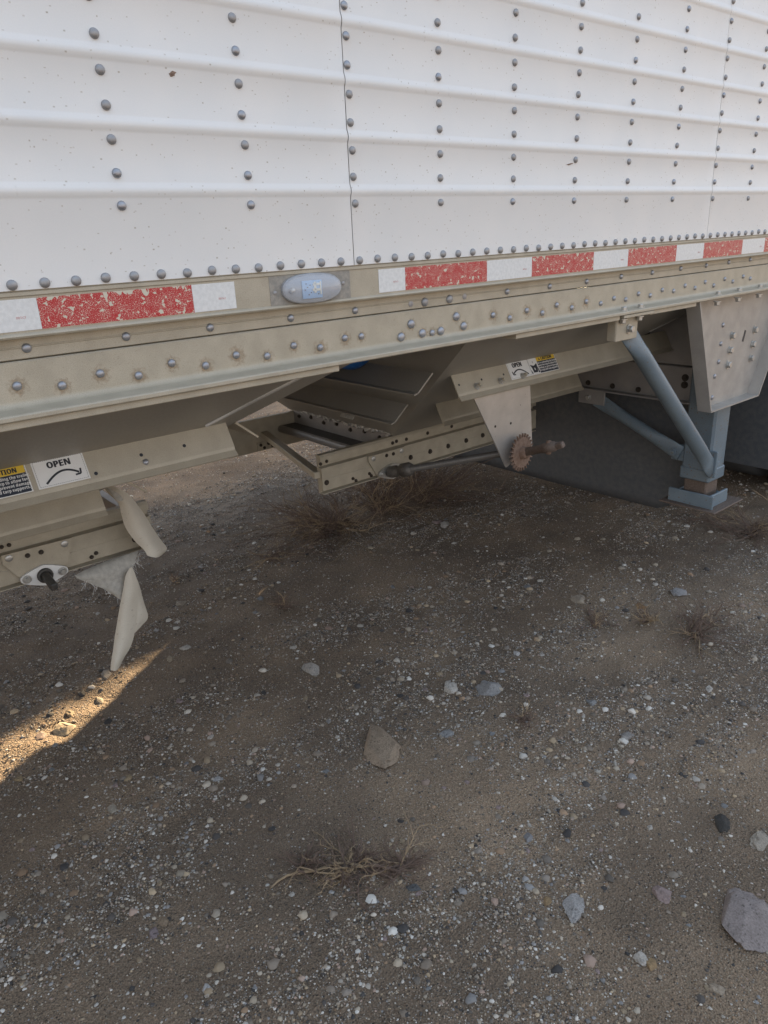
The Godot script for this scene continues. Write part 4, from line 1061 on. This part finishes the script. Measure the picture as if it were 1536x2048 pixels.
func brace_tube(st: SurfaceTool, a: Vector3, c: Vector3, r: float) -> void:
	# round tube whose two ends are pressed flat
	var d := (c - a).normalized()
	var w := Vector3.BACK if absf(d.z) < 0.6 else Vector3.LEFT
	w = (w - d * w.dot(d)).normalized()
	var e := d.cross(w)
	var L := (c - a).length()
	var prof := [[0.0, 1.32, 0.2], [0.055 / L, 1.32, 0.22], [0.11 / L, 1.15, 0.65], [0.16 / L, 1.0, 1.0], [1.0 - 0.16 / L, 1.0, 1.0], [1.0 - 0.11 / L, 1.15, 0.65], [1.0 - 0.055 / L, 1.32, 0.22], [1.0, 1.3, 0.2]]
	var rings := []
	for p in prof:
		var ring := []
		for k in 18:
			var t := TAU * k / 18.0
			ring.append(a + d * L * p[0] + e * cos(t) * r * p[1] + w * sin(t) * r * p[2])
		rings.append(ring)
	for i in rings.size() - 1:
		for k in 18: quad(st, rings[i][k], rings[i][(k + 1) % 18], rings[i + 1][(k + 1) % 18], rings[i + 1][k])
	for i in [0, rings.size() - 1]:
		var cc := a if i == 0 else c
		for k in 18: tri(st, cc, rings[i][k], rings[i][(k + 1) % 18])

func make_tractor() -> void:
	# rear end of the truck that is coupled to the trailer: its black flap shows behind the landing leg
	var t := thing("truck", "black rear mud flap of the coupled truck behind the landing leg", "truck", Vector3(5.2, 0, MID))
	var st := start()
	for z in [-0.08, -1.78]:
		st = start(); box(st, Vector3(3.62, 0.62, z - 0.32), Vector3(0.01, 0.66, 0.66), 0.003); obj("mud_flap", st, M.rubber, t)
	for x in [4.45, 5.75]:
		for z in [-0.2, -0.52, -1.98, -2.3]:
			st = smooth(start())
			lathe(st, Vector3(x, 0.51, z), Vector3.BACK, [[0.27, -0.13], [0.42, -0.14], [0.49, -0.12], [0.51, -0.09], [0.51, 0.09], [0.49, 0.12], [0.42, 0.14], [0.27, 0.13]], 40); obj("tyre", st, M.rubber, t)
			st = smooth(start()); lathe(st, Vector3(x, 0.51, z), Vector3.BACK, [[0.0, 0.03], [0.14, 0.03], [0.2, 0.0], [0.27, 0.1], [0.275, 0.12], [0.275, -0.12], [0.0, -0.1]], 32); obj("rim", st, M.zinc, t)
	st = start(); box(st, Vector3(7.6, 1.95, MID), Vector3(2.5, 2.3, 2.3), 0.12); obj("cab", st, M.paint, t)
	for z in [-0.36, -2.14]:
		st = start(); box(st, Vector3(5.1, 1.11, z), Vector3(2.5, 0.1, 0.66), 0.02); obj("added_fender", st, M.black_steel, t)  # added above the wheels to block sun slipping over them
	for z in [-0.83, -1.67]:
		st = start(); box(st, Vector3(6.0, 0.9, z), Vector3(4.8, 0.26, 0.09), 0.005); obj("frame_rail", st, M.black_steel, t)

func make_shade_trailer() -> void:
	# unseen trailer added out of view so its shadow covers the ground under this one
	var t := thing("added_shade_trailer", "unseen white trailer added on the sunny side to shade the ground", "trailer", Vector3(13.5, 0, -8.05))
	var st := start(); box(st, Vector3(13.5, 2.5, -8.05), Vector3(12.2, 2.6, 2.5), 0.02); obj("body", st, M.paint, t)
	st = start(); box(st, Vector3(13.5, 1.15, -8.05), Vector3(12.2, 0.16, 2.54), 0.01); obj("side_sill", st, M.sill, t)
	for x in [10.4, 14.6]:
		st = start()
		slab(st, [Vector3(x - 1.7, 1.1, -6.9), Vector3(x + 1.7, 1.1, -6.9), Vector3(x + 0.4, 0.5, -6.9), Vector3(x - 0.4, 0.5, -6.9)], Vector3(0, 0, -2.3)); obj("hopper", st, M.hopper, t)
	for x in [17.3, 18.6]:
		for z in [-6.98, -9.12]:
			st = smooth(start()); lathe(st, Vector3(x, 0.51, z), Vector3.BACK, [[0.0, -0.1], [0.42, -0.14], [0.51, -0.1], [0.51, 0.1], [0.42, 0.14], [0.0, 0.1]], 32); obj("tyre", st, M.rubber, t)
	for z in [-7.0, -9.1]:
		st = start(); box(st, Vector3(8.6, 0.65, z), Vector3(0.13, 1.1, 0.13), 0.01); box(st, Vector3(8.6, 0.05, z), Vector3(0.26, 0.1, 0.26), 0.01); obj("landing_leg", st, M.blue_paint, t)
	t.position = Vector3(13.0, 0, -9.19); t.rotation.y = 0.245

# ---------------------------------------------------------------- torn sheet and dead plants
func loft_sheet(rows: Array, bulge: float, t := 0.003) -> SurfaceTool:
	# each row: [left point, right point, bulge towards the viewer]; a curled sheet through them
	var st := smooth(start())
	var g := []
	var cn := 14
	for r in rows:
		var a: Vector3 = r[0]; var c: Vector3 = r[1]
		var line := []
		for k in cn + 1:
			var s := k / float(cn)
			line.append(a.lerp(c, s) + Vector3(-0.25, 0.1, 1.0).normalized() * (r[2] as float) * sin(PI * pow(s, r[3] if r.size() > 3 else 1.0)))
		g.append(line)
	# smooth between the rows
	var fine := []
	for i in g.size() - 1:
		for q in 5:
			var s := q / 5.0
			var line := []
			for k in cn + 1:
				line.append((g[i][k] as Vector3).cubic_interpolate(g[i + 1][k], g[maxi(i - 1, 0)][k], g[mini(i + 2, g.size() - 1)][k], s))
			fine.append(line)
	fine.append(g[-1])
	for i in fine.size() - 1:
		for k in cn:
			quad(st, fine[i][k], fine[i][k + 1], fine[i + 1][k + 1], fine[i + 1][k])
	return st
func make_torn_sheet() -> void:
	var t := thing("torn_sheet", "torn off-white plastic sheet hanging in curls from the slide rail end", "torn sheet", Vector3(0.75, 0.2, -0.8))
	var Z := -0.80
	var f := func(u: float, v: float, dz := 0.0) -> Vector3: return on_z(u, v, Z + dz)
	var st := loft_sheet([
		[f.call(206, 970, 0.12), f.call(226, 972, 0.12), 0.006],
		[f.call(214, 985, 0.10), f.call(254, 986, 0.08), 0.012],
		[f.call(236, 1006, 0.07), f.call(274, 1008, 0.04), 0.02],
		[f.call(243, 1030, 0.05), f.call(291, 1032, 0.01), 0.028],
		[f.call(251, 1055, 0.03), f.call(307, 1058, -0.02), 0.032],
		[f.call(268, 1080, 0.02), f.call(322, 1080, -0.03), 0.03],
		[f.call(288, 1100, 0.02), f.call(334, 1097, -0.03), 0.026],
		[f.call(294, 1111, 0.02), f.call(324, 1110, -0.02), 0.028]], 0.0)
	obj("upper_curl", st, M.flap_white, t)
	st = loft_sheet([
		[f.call(212, 975, 0.125), f.call(222, 978, 0.13), 0.003], [f.call(226, 992, 0.125), f.call(240, 990, 0.12), 0.004], [f.call(236, 1003, 0.12), f.call(247, 1000, 0.115), 0.003]], 0.0)
	obj("torn_edge", st, M.cloth, t)
	# frayed backing cloth across the rail underside
	st = loft_sheet([
		[f.call(222, 1118, -0.05), f.call(278, 1100, -0.04), 0.004],
		[f.call(158, 1146, -0.04), f.call(274, 1112, -0.03), 0.006],
		[f.call(154, 1156, -0.03), f.call(266, 1136, -0.02), 0.008],
		[f.call(180, 1167, -0.03), f.call(256, 1160, -0.02), 0.008],
		[f.call(212, 1180, -0.02), f.call(246, 1182, -0.01), 0.005],
		[f.call(232, 1194, -0.02), f.call(242, 1200, -0.01), 0.002]], 0.0)
	obj("frayed_cloth", st, M.cloth, t)
	# loose threads along its edge
	st = start()
	var r := RandomNumberGenerator.new(); r.seed = 14
	for k in 46:
		var s := r.randf()
		var p: Vector3 = (f.call(154, 1154, -0.03) as Vector3).lerp(f.call(238, 1192, -0.02), s) if k % 2 == 0 else (f.call(280, 1106, -0.03) as Vector3).lerp(f.call(262, 1140, -0.02), s)
		var q := p + Vector3(r.randf_range(-0.02, 0.02), r.randf_range(-0.03, 0.004), r.randf_range(-0.02, 0.02))
		tube(st, [p, q], [0.0006, 0.0004], 3, false)
	obj("loose_thread", st, M.label_white, t)
	# long folded tongue hanging to the ground
	st = loft_sheet([
		[f.call(259, 1136, 0.0), f.call(264, 1134, 0.0), 0.002],
		[f.call(251, 1152, 0.0), f.call(271, 1150, 0.0), 0.008],
		[f.call(246, 1180, 0.0), f.call(277, 1180, 0.0), 0.013, 0.8],
		[f.call(240, 1210, 0.0), f.call(275, 1212, 0.0), 0.017, 0.75],
		[f.call(235, 1240, 0.0), f.call(272, 1243, 0.0), 0.019, 0.75],
		[f.call(230, 1270, 0.0), f.call(268, 1272, 0.0), 0.019, 0.75],
		[f.call(226, 1300, 0.0), f.call(260, 1296, 0.0), 0.018, 0.8],
		[f.call(222, 1325, 0.0), f.call(248, 1316, 0.0), 0.016, 0.85],
		[f.call(221, 1340, 0.0), f.call(237, 1338, 0.0), 0.011]], 0.0)
	obj("hanging_tongue", st, M.flap_white, t)
	st = loft_sheet([
		[f.call(264, 1140, -0.005), f.call(266, 1141, -0.01), 0.001],
		[f.call(268, 1165, -0.005), f.call(278, 1168, -0.02), 0.004],
		[f.call(272, 1195, -0.005), f.call(288, 1205, -0.03), 0.006],
		[f.call(272, 1220, -0.005), f.call(296, 1234, -0.035), 0.006],
		[f.call(269, 1245, -0.005), f.call(283, 1252, -0.02), 0.004],
		[f.call(266, 1262, -0.005), f.call(270, 1266, -0.01), 0.001]], 0.0)
	obj("folded_edge", st, M.flap_white, t)

func twig(st: SurfaceTool, r: RandomNumberGenerator, p: Vector3, d: Vector3, length: float, rad: float, depth: int, droop: float) -> void:
	var pts := [p]; var rs := [rad]
	var n := 4
	var q := p; var dir := d
	for k in n:
		dir = (dir + Vector3(r.randf_range(-0.35, 0.35), r.randf_range(-0.3, 0.3) - droop, r.randf_range(-0.35, 0.35))).normalized()
		q += dir * length / n
		if q.y < ground_y(q.x, q.z) + 0.002: q.y = ground_y(q.x, q.z) + 0.002; dir.y = absf(dir.y) * 0.5
		pts.append(q); rs.append(lerpf(rad, rad * 0.45, (k + 1.0) / n))
		if depth > 0 and r.randf() < 0.8:
			var side := (dir + Vector3(r.randf_range(-1, 1), r.randf_range(-0.6, 0.9), r.randf_range(-1, 1)) * 0.9).normalized()
			twig(st, r, q, side, length * r.randf_range(0.35, 0.6), rad * 0.6, depth - 1, droop)
	tube(st, pts, rs, 3 if rad < 0.0015 else 5, false)
func weed(u: float, v: float, wide: float, high: float, stems: int, depth: int, label: String, sd: int, pale: float, aim := Vector3.ZERO) -> void:
	var p := on_y(u, v, 0.0); p.y = ground_y(p.x, p.z)
	var t := thing("dry_weed", label, "dead plant", p, "dead plants")
	var r := RandomNumberGenerator.new(); r.seed = sd
	for pass_ in 2:
		var st := start()
		var cnt := int(stems * (pale if pass_ == 0 else 1.0 - pale))
		for k in maxi(cnt, 1):
			var a := r.randf() * TAU
			var spread := r.randf_range(0.2, 1.0)
			var d := (Vector3(cos(a) * spread * wide, r.randf_range(0.25, 1.0) * high, sin(a) * spread * wide) + aim * wide)
			var root := p + Vector3(r.randf_range(-0.25, 0.25) * wide, 0.003, r.randf_range(-0.25, 0.25) * wide * 0.6)
			twig(st, r, root, d.normalized(), d.length() * r.randf_range(0.7, 1.1), r.randf_range(0.0014, 0.0030), depth, 0.05)
		obj("stem" if pass_ == 0 else "twig_mass", st, M.twig if pass_ == 0 else M.twig_dark, t)
func make_weeds() -> void:
	weed(680, 1050, 0.36, 0.2, 100, 2, "sprawling dry tumbleweed under the hopper slide rail", 11, 0.35, Vector3(-0.35, 0, 0.1))
	weed(770, 1022, 0.28, 0.36, 95, 2, "upright dry weed under the universal joint", 12, 0.3)
	weed(850, 1000, 0.40, 0.28, 100, 2, "low brown dead weed in front of the black flap", 13, 0.2, Vector3(0.3, 0, 0))
	weed(700, 1748, 0.12, 0.03, 40, 2, "tangle of dead roots lying on the foreground gravel", 15, 0.4)
	weed(800, 1745, 0.1, 0.05, 30, 2, "brittle dark dead sprig beside the foreground tangle of roots", 16, 0.15)
	weed(605, 1732, 0.06, 0.05, 16, 2, "small grey dead sprig behind the pale root end", 17, 0.1)
	weed(1300, 1245, 0.09, 0.06, 18, 2, "small straw-coloured dead weed near the orange stone", 18, 0.6)
	weed(1390, 1265, 0.18, 0.09, 34, 2, "dark spreading dead weed in the open yard", 19, 0.2)
	weed(1190, 1250, 0.10, 0.05, 16, 2, "thin dead weed beside the flat buff stone", 20, 0.4)
	weed(1500, 1062, 0.36, 0.15, 50, 2, "reddish dry bush beside the landing leg foot", 21, 0.25)
	weed(545, 1120, 0.20, 0.04, 20, 1, "flat dry stalks between torn sheet and tumbleweed", 22, 0.4)
	weed(565, 1215, 0.09, 0.06, 18, 2, "small dark dead sprig in front of the flat dry stalks", 23, 0.15)
	weed(1045, 1445, 0.06, 0.035, 12, 2, "tiny dead sprig below the grey angular slab", 24, 0.3)
	weed(350, 1165, 0.05, 0.06, 8, 1, "tiny dry sprout behind the torn white sheet", 25, 0.6)
	# the pale main root of the tangle
	var st := smooth(start())
	var pts := []
	for p in [[542, 1776], [556, 1763], [575, 1751], [604, 1742], [636, 1738], [668, 1729], [694, 1730], [720, 1738], [760, 1737], [790, 1745]]:
		var q := on_y(p[0], p[1], 0.012); q.y = ground_y(q.x, q.z) + 0.008; pts.append(q)
	tube(st, pts, [0.002, 0.0026, 0.003, 0.0034, 0.0036, 0.0034, 0.0034, 0.0036, 0.003, 0.002], 7)
	st.generate_normals()
	var o := put("dead_root", st.commit(), M.twig, self); tag(o, "pale bent root running through the foreground tangle of roots", "dead plant", "dead plants")

func _ready() -> void:
	rng.seed = 1
	# camera
	var cam := Camera3D.new(); cam.name = "camera"; cam.fov = rad_to_deg(2.0 * atan(1024.0 / FOCAL)); cam.near = 0.05; cam.far = 900.0
	add_child(cam); cam.transform = Transform3D(cam_basis, CAM); cam.current = true
	# sky, sun low behind the trailer, exposure for the shade
	var sky := ProceduralSkyMaterial.new()
	sky.sky_top_color = Color(0.585, 0.65, 0.735); sky.sky_horizon_color = Color(0.87, 0.83, 0.785); sky.sky_curve = 0.18
	sky.ground_bottom_color = Color(0.30, 0.26, 0.21); sky.ground_horizon_color = Color(0.55, 0.51, 0.46)
	sky.sun_angle_max = 0.0
	var env := Environment.new(); env.background_mode = Environment.BG_SKY; env.sky = Sky.new(); env.sky.sky_material = sky
	env.tonemap_mode = Environment.TONE_MAPPER_LINEAR; env.tonemap_exposure = 4.9; env.background_energy_multiplier = 0.55
	env.sdfgi_enabled = true; env.ssao_enabled = true; env.ssil_enabled = true
	var we := WorldEnvironment.new(); we.name = "world_environment"; we.environment = env; add_child(we)
	var sun := DirectionalLight3D.new(); sun.name = "sun"; sun.light_energy = 1.6; sun.light_color = Color(1.0, 0.89, 0.72); sun.light_angular_distance = 0.5; sun.shadow_enabled = true
	add_child(sun)
	var el := deg_to_rad(19.3)
	sun.basis = Basis.looking_at(Vector3(-0.83 * cos(el), -sin(el), 0.557 * cos(el)), Vector3.UP)
	make_materials()
	print("materials ", Time.get_ticks_msec())
	# setting
	make_ground()
	trailer = thing("grain_trailer", "white riveted hopper-bottom grain trailer with red and white reflective tape", "trailer", Vector3(0, 0, MID))
	make_panels(); make_rail(); make_hoppers(); make_landing()
	print("trailer ", Time.get_ticks_msec())
	make_tractor(); make_shade_trailer(); make_torn_sheet(); make_weeds(); make_stones(); make_gravel()
	print("done ", Time.get_ticks_msec())
